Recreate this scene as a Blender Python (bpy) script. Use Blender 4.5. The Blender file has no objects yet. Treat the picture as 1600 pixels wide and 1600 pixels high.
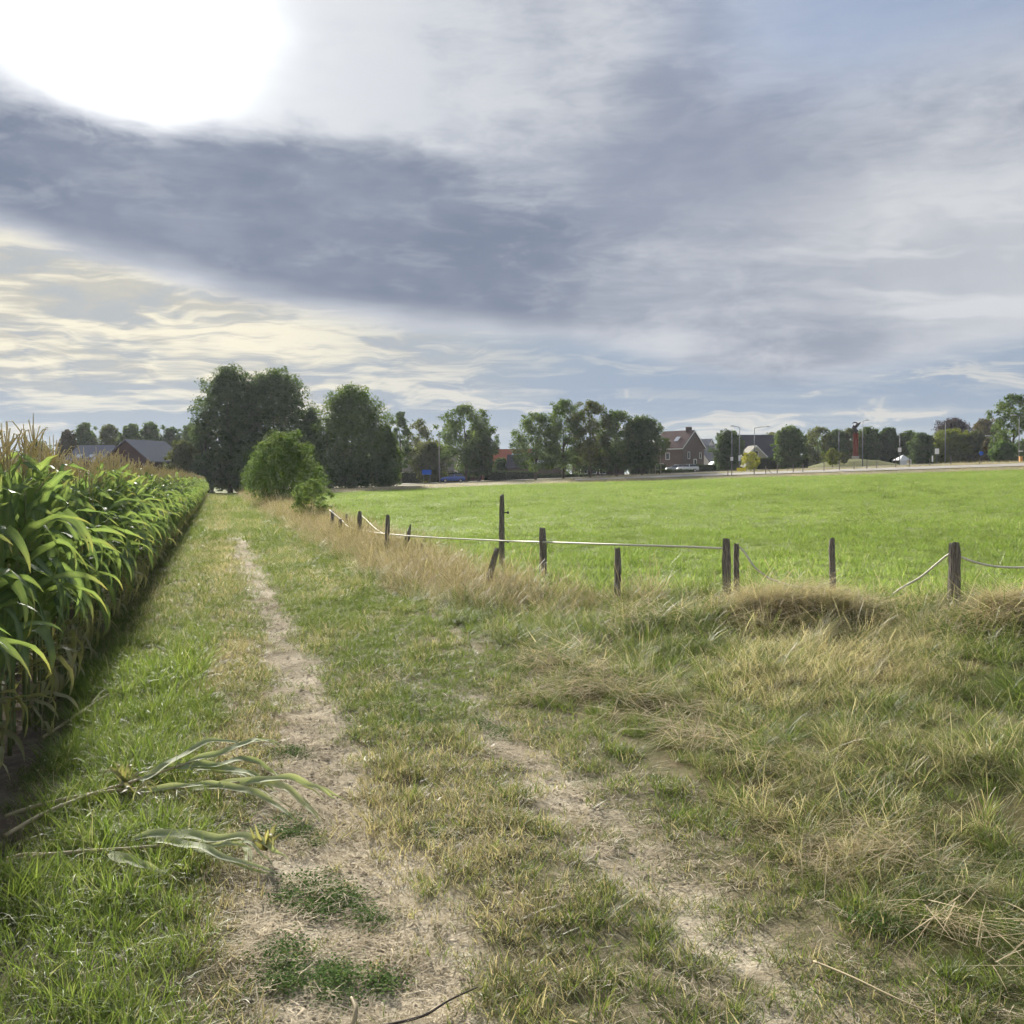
import bpy, math, random
import numpy as np
from mathutils import Vector, Matrix
R = math.radians
rng = np.random.default_rng(7)
random.seed(7)
scene = bpy.context.scene
C = scene.collection

# ------------------------------------------------------------------ camera
CAM_Z = 1.8
F = 1600.0          # focal length in photo pixels (photo is 1600 wide)
HOR = 751.0
cam_d = bpy.data.cameras.new('camera'); cam = bpy.data.objects.new('camera', cam_d); C.objects.link(cam)
cam_d.sensor_width = 36; cam_d.lens = 36.0; cam_d.clip_start = 0.05; cam_d.clip_end = 12000
cam.location = (0, 0, CAM_Z); cam.rotation_euler = (R(90) - math.atan((800 - HOR) / F), 0, 0)
scene.camera = cam

# ------------------------------------------------------------------ node expression helper
class NT:
    def __init__(s, tree): s.t = tree
    def n(s, typ, **kw):
        nd = s.t.nodes.new(typ)
        for k, v in kw.items(): setattr(nd, k, v)
        return nd
    def put(s, sock, v):
        if isinstance(v, X): s.t.links.new(v.s, sock)
        elif hasattr(v, 'is_output'): s.t.links.new(v, sock)
        elif v is not None:
            if sock.type == 'RGBA' and len(v) == 3: v = tuple(v) + (1,)
            sock.default_value = v
    def m(s, op, a, b=None, c=None, clamp=False):
        nd = s.n('ShaderNodeMath', operation=op, use_clamp=clamp)
        s.put(nd.inputs[0], a)
        if b is not None: s.put(nd.inputs[1], b)
        if c is not None: s.put(nd.inputs[2], c)
        return X(s, nd.outputs[0])
    def mix(s, f, a, b):
        nd = s.n('ShaderNodeMix', data_type='RGBA')
        s.put(nd.inputs[0], f); s.put(nd.inputs[6], a); s.put(nd.inputs[7], b)
        return X(s, nd.outputs[2])
    def ss(s, v, a, b):                       # smoothstep
        nd = s.n('ShaderNodeMapRange', interpolation_type='SMOOTHSTEP')
        s.put(nd.inputs[0], v); s.put(nd.inputs[1], a); s.put(nd.inputs[2], b)
        return X(s, nd.outputs[0])
    def noise(s, vec, scale, detail=4, rough=.55, dist=0.0, out=0, dim='3D'):
        nd = s.n('ShaderNodeTexNoise', noise_dimensions=dim); s.put(nd.inputs['Vector'], vec)
        nd.inputs['Scale'].default_value = scale; nd.inputs['Detail'].default_value = detail
        nd.inputs['Roughness'].default_value = rough; nd.inputs['Distortion'].default_value = dist
        return X(s, nd.outputs[out])
    def vec(s, x, y, z):
        nd = s.n('ShaderNodeCombineXYZ')
        for i, v in enumerate((x, y, z)): s.put(nd.inputs[i], v)
        return X(s, nd.outputs[0])
    def sep(s, v):
        nd = s.n('ShaderNodeSeparateXYZ'); s.put(nd.inputs[0], v)
        return [X(s, o) for o in nd.outputs]
    def vm(s, op, a, b=None, out=0):
        nd = s.n('ShaderNodeVectorMath', operation=op); s.put(nd.inputs[0], a)
        if b is not None: s.put(nd.inputs[1], b)
        return X(s, nd.outputs[out])
    def attr(s, name, typ='GEOMETRY', out='Fac'):
        nd = s.n('ShaderNodeAttribute', attribute_name=name, attribute_type=typ)
        return X(s, nd.outputs[out])
class X:
    def __init__(s, nt, sock): s.nt = nt; s.s = sock
    def __add__(s, o): return s.nt.m('ADD', s, o)
    __radd__ = __add__
    def __sub__(s, o): return s.nt.m('SUBTRACT', s, o)
    def __rsub__(s, o): return s.nt.m('SUBTRACT', o, s)
    def __mul__(s, o): return s.nt.m('MULTIPLY', s, o)
    __rmul__ = __mul__
    def __truediv__(s, o): return s.nt.m('DIVIDE', s, o)
    def __pow__(s, o): return s.nt.m('POWER', s, o)

# ------------------------------------------------------------------ sky and sun
EXPO = 1.3
SUN_AZ, SUN_EL = -19.8, 23.0
sd = Vector((math.sin(R(SUN_AZ)) * math.cos(R(SUN_EL)), math.cos(R(SUN_AZ)) * math.cos(R(SUN_EL)), math.sin(R(SUN_EL))))
world = bpy.data.worlds.new('World'); scene.world = world; world.use_nodes = True
def build_world():
    t = world.node_tree; t.nodes.clear(); N = NT(t)
    out = N.n('ShaderNodeOutputWorld'); bg = N.n('ShaderNodeBackground')
    tc = N.n('ShaderNodeTexCoord'); d = N.vm('NORMALIZE', tc.outputs['Generated'])
    x, y, z = N.sep(d)
    az = N.m('ARCTAN2', x, y) * (180 / math.pi)
    el = N.m('ARCSINE', N.m('MINIMUM', N.m('MAXIMUM', z, -1.0), 1.0)) * (180 / math.pi)
    zz = N.m('MAXIMUM', z, 0.0) + 0.07
    cx, cy = x / zz, y / zz
    sky = N.n('ShaderNodeTexSky', sky_type='NISHITA', sun_disc=False)
    sky.sun_elevation = R(SUN_EL); sky.sun_rotation = R(SUN_AZ); sky.altitude = 40; sky.dust_density = 1.5; sky.ozone_density = 2
    cp = N.vec(cx, cy, 0.0)
    n1 = N.noise(cp, 0.55, 2, .5, dim='2D')                   # broad cloud masses
    n3 = N.noise(d, 5.5, 3, .55)                              # soft lumps
    n3b = N.noise(N.vec(x, y, z * 2.6 + 3), 9, 2, .6)
    st = N.noise(N.vec(cx * .38 + n3 * .5, cy + n3b * .6, 0.0), 1.7, 4, .62, dim='2D')      # streaks in the cloud sheet
    st2 = N.noise(N.vec(az * .06 + n3, el * .48 + n3b * 1.1, 0.0), 2.1, 4, .62, dim='2D')     # layered low clouds
    wv = (n3 - .5) * 5.0 + (n3b - .5) * 2.4
    fb = N.noise(N.vec(x + n3b * .12, y + n3 * .1, z * 3.2), 17, 4, .68)                        # fine wisps
    grey = N.mix(N.ss(n1 + (n3 - .5) * .8 + (fb - .5) * .35 + N.ss(az, 8, 22) * .12, .20, .62), (.27, .31, .40), (.56, .59, .645))
    grey = N.mix(N.ss(n3b * .4 + n3 * .25 + fb * .35, .42, .66) * .45, grey, (.66, .68, .71))
    # gaps of blue sky toward the upper right
    blue = N.n('ShaderNodeVectorMath', operation='SCALE'); t.links.new(sky.outputs[0], blue.inputs[0]); blue.inputs['Scale'].default_value = .13
    gap = N.ss(az + wv * .8, 4, 17) * N.ss(el + wv, 17, 24) * .78
    col = N.mix(gap, grey, N.mix(.35, (.25, .33, .50), X(N, blue.outputs[0])))
    # broad dark cloud bank below the sun
    azc = N.m('MINIMUM', N.m('MAXIMUM', az, -45.0), 45.0)
    low = (azc - 5.0) * (azc - 5.0) * .0046 + 8.0
    up = 18.2 - N.ss(az, -9, 8) * 5.5
    e1 = el - low + (n3b - .5) * 1.2 + (st - .5) * 1.1 + (fb - .5) * .9
    e2 = el - up + (n3 - .5) * 3.8 + (n3b - .5) * 2.8 + (fb - .5) * 2.2
    dark = N.ss(e1, -.5, 1.5) * (1.0 - N.ss(e2, -1.5, 1.3)) * (1.0 - N.ss(az + wv, -2, 14)) * N.ss(az, -75, -40)
    patch = N.m('EXPONENT', ((az - 10.5) / 6.5) ** 2.0 * -1.0 - ((el - 16.6 + wv * .4) / 3.4) ** 2.0) * .7
    dcol = N.mix(N.ss(n3 * .5 + n3b * .25 + fb * .25, .36, .64), (.205, .245, .335), (.315, .355, .44))
    dcol = N.mix(N.ss(st * .5 + fb * .5, .52, .66) * .4, dcol, (.42, .455, .52))
    col = N.mix(dark, col, dcol); col = N.mix(patch, col, (.25, .29, .395))
    pale = N.m('EXPONENT', ((az - 22) / 8.5) ** 2.0 * -1.0 - ((el - 11.6 + wv * .5) / 4.6) ** 2.0) * .85
    col = N.mix(pale, col, N.mix(N.ss(st, .4, .6), (.50, .53, .58), (.70, .715, .735)))
    # low layered sky under the bank: blue grey with cream streaks
    lowf = 1.0 - N.ss(el + (st - .5) * 1.5 - N.m('MINIMUM', low - .4, 12.0) + N.ss(az, 2, 16) * 3.0, -.6, 1.0)
    base = N.mix(N.ss(el, 0, 5.0), (.47, .53, .56), (.335, .415, .53))
    near = 1.0 - N.ss(N.m('ABSOLUTE', az + 22.0), 6, 30)
    bandf = N.ss(el, 2.2, 7.0)
    base = N.mix(near * bandf * (N.ss(fb * .5 + st2 * .5, .38, .60) * .45 + .5), base, (.58, .56, .49))
    sm = N.ss(st * .45 + st2 * .55 + near * .02 * bandf, .465, .61) * N.ss(el, .8, 3.0)
    cream = N.mix(near * N.ss(el, 2.0, 5.5), (.56, .585, .60), (1.0, .93, .73))
    lowc = N.mix(sm * (near * .42 + .42), base, cream)
    cum = N.ss(st2, .56, .66) * N.ss(el, .9, 2.0) * (1.0 - N.ss(el, 4.8, 7.0))
    lowc = N.mix(cum * .6, lowc, (.78, .75, .67))
    col = N.mix(lowf, col, lowc)
    # veiled sun: forward scatter through the thin cloud, blocked by the dark bank
    cosd = N.vm('DOT_PRODUCT', d, tuple(sd), out=1)
    ang = N.m('ARCCOSINE', N.m('MINIMUM', N.m('MAXIMUM', cosd, -1.0), 1.0)) * (180 / math.pi) + (n3 - .5) * 5.0 + (n3b - .5) * 3.5 + (fb - .5) * 3.0
    ang = N.m('MAXIMUM', ang, 0.0)
    glow = N.m('EXPONENT', (ang / 2.35) ** 1.35 * -1.0) * 12.0 + N.m('EXPONENT', ang / -9.0) * .5
    glow = glow * (1.0 - dark * .975) * (1.0 - lowf * .75)
    gcol = N.vm('SCALE', (1, .985, .93)); t.links.new(glow.s, gcol.s.node.inputs['Scale'])
    tot = N.vm('ADD', col, gcol)
    sc = N.n('ShaderNodeVectorMath', operation='SCALE'); t.links.new(tot.s, sc.inputs[0]); sc.inputs['Scale'].default_value = 1.0 / 2 ** EXPO
    t.links.new(sc.outputs[0], bg.inputs[0]); bg.inputs[1].default_value = 1.0
    t.links.new(bg.outputs[0], out.inputs[0])
build_world()
sl = bpy.data.lights.new('sun', 'SUN'); sl.energy = 4.5; sl.angle = R(5.0); sl.color = (1, .945, .85)
sun = bpy.data.objects.new('sun', sl); C.objects.link(sun); sun.rotation_euler = (-sd).to_track_quat('-Z', 'Y').to_euler()
scene.view_settings.view_transform = 'Standard'; scene.view_settings.look = 'None'
scene.view_settings.exposure = EXPO; scene.view_settings.gamma = 1.0; scene.view_settings.use_curve_mapping = False
cy = scene.cycles
cy.use_denoising = True; cy.max_bounces = 4; cy.diffuse_bounces = 2; cy.glossy_bounces = 2; cy.transmission_bounces = 4
cy.sample_clamp_indirect = 6
cy.use_adaptive_sampling = True; cy.adaptive_threshold = .045; cy.adaptive_min_samples = 16
world.cycles.sampling_method = 'MANUAL'; world.cycles.sample_map_resolution = 512
try:
    cy.denoiser = 'OPENIMAGEDENOISE'; cy.denoising_prefilter = 'ACCURATE'
except Exception: pass

# ------------------------------------------------------------------ coordinates
NU, NW = .9611, .2763          # track axis: u across the track to the right, w along it
def uw2xy(u, w): return NU * u - NW * w, NW * u + NU * w
def xy2uw(x, y): return NU * x + NW * y, -NW * x + NU * y
def sst(v, a, b):
    t = np.clip((np.asarray(v, float) - a) / (b - a), 0, 1); return t * t * (3 - 2 * t)
_ph = rng.uniform(0, 6.28, (24, 3)); _fr = rng.normal(0, 1, (24, 2))
def snoise(x, y, s, k=8, o=0):           # cheap smooth noise, about -1..1
    v = 0
    for i in range(k):
        j = (i + o) % 24
        v = v + np.sin((_fr[j, 0] * x + _fr[j, 1] * y) * s + _ph[j, 0])
    return v / k * 1.6
MB_U = np.array([4.0, 4.25, 4.6, 5.4, 6.8, 9.0, 12, 20, 60]); MB_W = np.array([400., 40, 17.5, 14.2, 13.1, 11.3, 9.2, 4, -20])
def in_meadow(u, w): return (u > 4.0) & (w > np.interp(u, MB_U, MB_W))
def zt(x, y):
    x = np.asarray(x, float); y = np.asarray(y, float)
    yc = 230 - np.logaddexp(0, (230 - y) / 20) * 20
    u = NU * x + NW * yc; u0, w0 = xy2uw(x, y)
    z = .031 * np.logaddexp(0, (u - 2) / .6) * .6
    z = np.where(y > -20, z, 0)
    ye = np.interp(x, [-80, -22, 0, 67, 150], [95, 114, 146, 139, 136])
    rise = np.interp(x, [-40, -10, 0, 30, 70], [.25, .3, .4, .8, 1.0])
    z = z + sst(y - ye, 0, 9) * rise * sst(u0, 3, 8)
    nearf = 1 - sst(y, 30, 60)
    rut = np.exp(-((u0 - .62) / .28) ** 2) * .05 + np.exp(-((u0 - 1.95) / .28) ** 2) * .045
    z = z - rut * nearf
    vg = sst(u0, 2.3, 3.4) * np.where(in_meadow(u0, w0), .25, 1.0)
    z = z + nearf * vg * .11 * snoise(x, y, 1.7) + nearf * .015 * snoise(x, y, 4.5, o=9)
    hh = np.exp(-(((u0 - 6.4) / 1.25) ** 2 + ((w0 - 10.6) / .55) ** 2)) * .22 + np.exp(-(((u0 - 8.0) / .75) ** 2 + ((w0 - 8.8) / .6) ** 2)) * .30
    z = z + hh
    z = z - .04 * (1 - sst(u0, -1.3, -.9)) * nearf
    return z
def Z(x, y): return float(zt(x, y))
def PX(px, D): return (px - 800) / F * D
def PZ(py, D): return CAM_Z + (HOR - py) / F * D
def GP(px, py):                          # ground point seen at a photo pixel
    a = (px - 800) / F; b = (HOR - py) / F; y = CAM_Z * F / max(py - HOR, 1)
    for i in range(60):
        y = .5 * y + .5 * (CAM_Z - Z(a * y, y)) / max(-b, 1e-3)
    return a * y, y

# ------------------------------------------------------------------ mesh helpers
def link(o, parent=None):
    C.objects.link(o)
    if parent is not None: o.parent = parent
    return o
def tag(o, label=None, cat=None, group=None, kind=None):
    for k, v in (('label', label), ('category', cat), ('group', group), ('kind', kind)):
        if v: o[k] = v
    return o
def empty(name, loc, rz=0, label=None, cat=None, group=None):
    o = bpy.data.objects.new(name, None); o.location = loc; o.rotation_euler = (0, 0, rz); o.empty_display_size = .2
    link(o); return tag(o, label, cat, group)
class MB:                                # mesh builder: lists of verts / faces / material indices / per-vertex rnd
    def __init__(s): s.v = []; s.f = []; s.mi = []; s.r = []
    def add(s, v, f, mi=0, r=0.0):
        b = len(s.v); s.v += [tuple(p) for p in v]; s.f += [tuple(i + b for i in q) for q in f]; s.mi += [mi] * len(f)
        s.r += (list(r) if hasattr(r, '__len__') else [r] * len(v)); return s
    def box(s, x0, x1, y0, y1, z0, z1, mi=0, M=None):
        v = [(x0,y0,z0),(x1,y0,z0),(x1,y1,z0),(x0,y1,z0),(x0,y0,z1),(x1,y0,z1),(x1,y1,z1),(x0,y1,z1)]
        if M is not None: v = [tuple(M @ Vector(p)) for p in v]
        return s.add(v, [(0,3,2,1),(4,5,6,7),(0,1,5,4),(1,2,6,5),(2,3,7,6),(3,0,4,7)], mi)
    def tube(s, pts, rad, n=6, mi=0, cap=True, r=0.0):
        pts = [Vector(p) for p in pts]; rad = rad if hasattr(rad, '__len__') else [rad] * len(pts)
        V = []; Fc = []; prev = None
        for i, p in enumerate(pts):
            d = (pts[min(i + 1, len(pts) - 1)] - pts[max(i - 1, 0)])
            d = d.normalized() if d.length > 1e-9 else Vector((0, 0, 1))
            a = prev if prev is not None else (Vector((1, 0, 0)) if abs(d.x) < .9 else Vector((0, 1, 0)))
            a = (a - d * a.dot(d)).normalized(); prev = a; b = d.cross(a)
            for k in range(n):
                t = 2 * math.pi * k / n; V.append(p + (a * math.cos(t) + b * math.sin(t)) * rad[i])
        for i in range(len(pts) - 1):
            for k in range(n):
                q = (k + 1) % n; Fc.append((i*n+k, i*n+q, (i+1)*n+q, (i+1)*n+k))
        if cap: Fc.append(tuple(range(n))[::-1]); Fc.append(tuple((len(pts)-1)*n + k for k in range(n)))
        return s.add(V, Fc, mi, r)
    def quad(s, a, b, c, d, mi=0): return s.add([a, b, c, d], [(0, 1, 2, 3)], mi)
    def prism(s, poly, y0, y1, mi=0):    # polygon in x,z extruded along y
        n = len(poly); v = [(p[0], y0, p[1]) for p in poly] + [(p[0], y1, p[1]) for p in poly]
        return s.add(v, [tuple(range(n)), tuple(range(2*n-1, n-1, -1))] + [(i, i+n, (i+1)%n+n, (i+1)%n) for i in range(n)], mi)
    def mesh(s, name, mats, smooth=False):
        me = bpy.data.meshes.new(name); me.from_pydata(s.v, [], s.f)
        for m in (mats if isinstance(mats, (list, tuple)) else [mats]): me.materials.append(m)
        if any(s.mi): me.polygons.foreach_set('material_index', s.mi)
        if any(s.r):
            a = me.attributes.new('rnd', 'FLOAT', 'POINT'); a.data.foreach_set('value', s.r)
        if smooth: me.polygons.foreach_set('use_smooth', [True] * len(s.f))
        me.update(); return me
    def build(s, name, mats, parent=None, smooth=False, loc=None):
        o = bpy.data.objects.new(name, s.mesh(name, mats, smooth)); link(o, parent)
        if loc is not None: o.location = loc
        return o
def np_mesh(name, V, Fq, mats, attrs=None, smooth=False):
    me = bpy.data.meshes.new(name); nv, nf = len(V), len(Fq); k = Fq.shape[1]
    me.vertices.add(nv); me.vertices.foreach_set('co', np.ascontiguousarray(V, dtype=np.float32).ravel())
    me.loops.add(nf * k); me.loops.foreach_set('vertex_index', np.ascontiguousarray(Fq, dtype=np.int32).ravel())
    me.polygons.add(nf); me.polygons.foreach_set('loop_start', np.arange(0, nf * k, k, dtype=np.int32))
    try: me.polygons.foreach_set('loop_total', np.full(nf, k, dtype=np.int32))
    except Exception: pass
    for m in (mats if isinstance(mats, (list, tuple)) else [mats]): me.materials.append(m)
    if smooth: me.polygons.foreach_set('use_smooth', np.ones(nf, dtype=bool))
    me.update(calc_edges=True)
    for kk, a in (attrs or {}).items():
        at = me.attributes.new(kk, 'FLOAT', 'POINT'); at.data.foreach_set('value', np.asarray(a, dtype=np.float32))
    return me

# ------------------------------------------------------------------ materials
def mat(name):
    m = bpy.data.materials.new(name); m.use_nodes = True; t = m.node_tree; t.nodes.clear()
    N = NT(t); o = N.n('ShaderNodeOutputMaterial'); return m, N, o
def princ(N, col, rough=.6, spec=.4, metal=0, **kw):
    p = N.n('ShaderNodeBsdfPrincipled'); N.put(p.inputs['Base Color'], col); N.put(p.inputs['Roughness'], rough)
    N.put(p.inputs['Specular IOR Level'], spec); N.put(p.inputs['Metallic'], metal); return p
def simple(name, col, rough=.6, spec=.4, metal=0, var=.12, scale=6.0, bump=0.0, bscale=30):
    m, N, o = mat(name); tc = N.n('ShaderNodeTexCoord'); v = tc.outputs['Object']
    n = N.noise(v, scale, 5, .6)
    c = N.mix(n, tuple(max(0, k * (1 - var)) for k in col), tuple(min(1, k * (1 + var)) for k in col))
    p = princ(N, c, rough, spec, metal)
    if bump:
        b = N.n('ShaderNodeBump'); b.inputs['Strength'].default_value = bump; b.inputs['Distance'].default_value = .02
        N.put(b.inputs['Height'], N.noise(v, bscale, 4)); N.t.links.new(b.outputs[0], p.inputs['Normal'])
    N.t.links.new(p.outputs[0], o.inputs[0]); return m
def leafy(name, c1, c2, trans=.45, tcol=1.5, rough=.75, spec=.08, rnd='rnd'):
    m, N, o = mat(name); r = N.attr(rnd)
    oi = N.n('ShaderNodeObjectInfo')
    c = N.mix(r, c1, c2)
    p = princ(N, c, rough, spec); tr = N.n('ShaderNodeBsdfTranslucent')
    tc = N.vm('MULTIPLY', c, (tcol * 1.15, tcol * 1.1, tcol * .55)); N.put(tr.inputs[0], tc)
    mx = N.n('ShaderNodeMixShader'); mx.inputs[0].default_value = trans
    N.t.links.new(p.outputs[0], mx.inputs[1]); N.t.links.new(tr.outputs[0], mx.inputs[2]); N.t.links.new(mx.outputs[0], o.inputs[0]); return m
def grass_mat(name, g1, g2, s1, s2, trans=.42, spec=.25, rough=.5):
    m, N, o = mat(name); r = N.attr('rnd'); t = N.attr('t'); dry = N.attr('dry', 'INSTANCER'); tone = N.attr('tone', 'INSTANCER')
    green = N.mix(r, g1, g2); straw = N.mix(N.m('FRACT', r * 7.3), s1, s2)
    f = N.ss(dry + (N.m('FRACT', r * 3.7) - .5) * .9 + t * .08, .30, .70)
    c = N.mix(f, green, straw)
    c = N.vm('SCALE', c); N.t.links.new((tone * .7 + .65).s, c.s.node.inputs['Scale'])
    p = princ(N, c, rough, spec); tr = N.n('ShaderNodeBsdfTranslucent')
    N.put(tr.inputs[0], N.vm('MULTIPLY', c, (1.36, 1.42, 1.0)))
    mx = N.n('ShaderNodeMixShader'); mx.inputs[0].default_value = trans
    N.t.links.new(p.outputs[0], mx.inputs[1]); N.t.links.new(tr.outputs[0], mx.inputs[2]); N.t.links.new(mx.outputs[0], o.inputs[0]); return m

M = {}
M['grass'] = grass_mat('grass_blades', (.075, .118, .024), (.165, .205, .05), (.24, .19, .11), (.42, .355, .235))
M['rust_grass'] = grass_mat('rusty_grass', (.13, .13, .05), (.20, .17, .08), (.215, .165, .11), (.40, .325, .235))
M['verge'] = grass_mat('verge_blades', (.06, .10, .022), (.165, .20, .055), (.26, .205, .12), (.50, .43, .30))
M['meadow'] = grass_mat('meadow_blades', (.13, .192, .046), (.225, .29, .078), (.32, .29, .16), (.42, .38, .24), trans=.48, spec=.1)
M['straw'] = grass_mat('straw_litter', (.33, .275, .19), (.52, .445, .33), (.32, .265, .18), (.54, .47, .355), trans=.15, spec=.05, rough=.9)
M['hay'] = grass_mat('cut_hay', (.36, .29, .19), (.54, .455, .31), (.38, .305, .195), (.58, .50, .35), trans=.35, spec=.08, rough=.8)
M['clover'] = grass_mat('clover_leaves', (.065, .115, .035), (.115, .175, .055), (.1, .1, .04), (.2, .18, .08), trans=.4, spec=.04, rough=.95)
M['corn_leaf'] = None
def corn_leaf_mat(name, dead=False):
    m, N, o = mat(name); r = N.attr('rnd'); t = N.attr('t'); oi = N.n('ShaderNodeObjectInfo')
    rr = N.m('FRACT', r * 5.0 + X(N, oi.outputs['Random']) * 3.0)
    g = N.mix(rr, (.085, .14, .072), (.17, .225, .10))
    g = N.mix(N.ss(t, .75, 1.0) * N.ss(rr, .35, .8), g, (.30, .24, .12))
    if dead: g = N.mix(rr, (.36, .39, .25), (.58, .58, .43))
    c = N.mix(N.ss(r, .905, .915), g, N.mix(rr, (.22, .17, .11), (.38, .32, .22)))      # withered lower leaves
    rib = N.attr('rib')
    c = N.mix(rib * .6, c, (.26, .33, .14))
    p = princ(N, c, .7 if dead else .58, .15 if dead else .26); tr = N.n('ShaderNodeBsdfTranslucent'); N.put(tr.inputs[0], N.vm('MULTIPLY', c, (1.5, 1.55, .8)))
    b = N.n('ShaderNodeBump'); b.inputs['Strength'].default_value = .25; b.inputs['Distance'].default_value = .004
    tc = N.n('ShaderNodeTexCoord'); N.put(b.inputs['Height'], N.noise(tc.outputs['Object'], 60, 3)); N.t.links.new(b.outputs[0], p.inputs['Normal'])
    mx = N.n('ShaderNodeMixShader'); mx.inputs[0].default_value = .40
    N.t.links.new(p.outputs[0], mx.inputs[1]); N.t.links.new(tr.outputs[0], mx.inputs[2]); N.t.links.new(mx.outputs[0], o.inputs[0]); return m
M['corn_leaf'] = corn_leaf_mat('corn_leaf')
M['wilted_leaf'] = corn_leaf_mat('wilted_corn_leaf', True)
M['corn_stalk'] = simple('corn_stalk', (.14, .17, .06), .55, .4, var=.35, scale=4)
M['corn_dry'] = simple('corn_dry_stalk', (.42, .34, .2), .7, .3, var=.35, scale=7)
M['tassel'] = leafy('corn_tassel', (.44, .38, .25), (.60, .54, .36), .3, 1.1)
M['husk'] = leafy('corn_husk', (.20, .24, .09), (.34, .32, .15), .25, 1.3)
M['bark'] = simple('bark', (.085, .07, .055), .9, .2, var=.4, scale=5, bump=.6, bscale=25)
def wood_post():
    m, N, o = mat('weathered_wood'); tc = N.n('ShaderNodeTexCoord'); v = tc.outputs['Object']
    x, y, z = N.sep(v); g = N.noise(N.vec(x * 30, y * 30, z * 1.8), 3, 6, .65); b2 = N.noise(v, 7, 4)
    c = N.mix(N.ss(g, .35, .65), (.085, .07, .058), (.34, .30, .25)); c = N.mix(N.ss(b2, .5, .7) * .5, c, (.17, .15, .125))
    p = princ(N, c, .9, .2); b = N.n('ShaderNodeBump'); b.inputs['Strength'].default_value = .8; b.inputs['Distance'].default_value = .012
    N.put(b.inputs['Height'], g); N.t.links.new(b.outputs[0], p.inputs['Normal']); N.t.links.new(p.outputs[0], o.inputs[0]); return m
M['post'] = wood_post()
M['tape'] = simple('fence_tape', (.66, .62, .50), .6, .3, var=.08)
M['tree_dark'] = leafy('leaves_dark', (.040, .072, .032), (.092, .138, .058), .38, 1.5)
M['tree_mid'] = leafy('leaves_mid', (.055, .096, .036), (.118, .168, .06), .4, 1.5)
M['tree_olive'] = leafy('leaves_olive', (.06, .082, .032), (.12, .135, .052), .42, 1.5)
M['tree_light'] = leafy('leaves_light', (.055, .11, .032), (.105, .17, .055), .45, 1.5)
M['elder'] = leafy('leaves_elder', (.075, .125, .052), (.135, .185, .085), .45, 1.5)
M['tree_lime'] = leafy('leaves_lime', (.10, .14, .03), (.18, .2, .05), .45, 1.5)
M['tree_yellow'] = leafy('leaves_yellow', (.22, .24, .05), (.36, .36, .09), .4, 1.4)
M['tree_purple'] = leafy('leaves_purple', (.030, .020, .028), (.055, .035, .045), .3, 1.3)
M['tree_brown'] = leafy('leaves_brownish', (.055, .055, .025), (.11, .085, .04), .4, 1.4)
M['hedge'] = leafy('hedge_leaves', (.03, .052, .024), (.06, .085, .038), .3, 1.3)

# ------------------------------------------------------------------ ground
def ground_mat():
    m, N, o = mat('ground'); g = N.n('ShaderNodeNewGeometry'); P = g.outputs['Position']
    x, y, z = N.sep(P); u = x * NU + y * NW; w = y * NU - x * NW
    na = N.noise(P, 1.3, 5, .6); nb = N.noise(P, 9, 6, .65); nc = N.noise(P, 60, 4, .7); nd = N.noise(P, .22, 3, .5)
    ud = u + (na - .5) * .55 + (nb - .5) * .22
    # meadow
    mead = N.mix(N.ss(nd * .5 + na * .5, .38, .62), (.155, .20, .052), (.215, .26, .072))
    mead = N.mix(N.ss(nb, .5, .75) * .6, mead, (.085, .13, .028))
    # dry grassy soil
    straw = N.mix(N.ss(nc, .35, .65), (.32, .27, .19), (.53, .465, .35)); straw = N.mix(N.ss(nb, .5, .72) * .5, straw, (.23, .185, .125))
    under = N.mix(N.ss(nb, .35, .65), (.10, .095, .045), (.21, .175, .11)); under = N.mix(N.ss(na, .5, .7) * .5, under, (.07, .105, .025))
    soil = N.mix(N.ss(nb * .7 + nc * .3, .3, .7), (.12, .09, .065), (.24, .19, .145))
    far = N.ss(w, 22, 34)
    far_track = N.mix(N.ss(na, .35, .65), (.13, .165, .04), (.19, .19, .07))
    wid = .17 + (1.0 - N.ss(w, 4, 9)) * .32
    rl = N.ss(ud, .62 - wid - .10, .62 - wid + .12) * (1.0 - N.ss(ud, .82, 1.0))
    rr = N.ss(ud, 1.62, 1.8) * (1.0 - N.ss(ud, 2.02, 2.2)) * N.ss(na, .40, .55) * (1.0 - N.ss(w, 11, 24) * .8)
    far = N.ss(w, 26, 40)
    c = N.mix(far, under, far_track)
    c = N.mix(N.m('MAXIMUM', rl * (1.0 - N.ss(w, 30, 44) * .85), rr * .92), c, straw)
    browns = N.ss(ud, -.1, .1) * (1.0 - N.ss(ud, .4, .6)) * N.ss(w, 5.5, 8) * (1.0 - N.ss(w, 14, 20))
    c = N.mix(browns * .6, c, (.26, .185, .10))
    c = N.mix(1.0 - N.ss(ud + N.ss(w, 6, 10) * .3, -1.12, -.85), c, soil)
    verge = N.mix(N.ss(na, .4, .6), (.16, .125, .06), (.10, .105, .035))
    c = N.mix(N.ss(ud, 2.4, 2.8) * .8, c, verge)
    mm = N.attr('meadow')
    c = N.mix(mm, c, mead)
    c = N.mix(N.attr('bank'), c, N.mix(N.ss(nd * .6 + na * .4, .35, .65), (.19, .175, .10), (.32, .275, .18)))
    p = princ(N, c, .95, .1)
    b = N.n('ShaderNodeBump'); b.inputs['Strength'].default_value = .9; b.inputs['Distance'].default_value = .03
    N.put(b.inputs['Height'], nc * .35 + nb); N.t.links.new(b.outputs[0], p.inputs['Normal'])
    N.t.links.new(p.outputs[0], o.inputs[0]); return m
M['ground'] = ground_mat()
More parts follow.
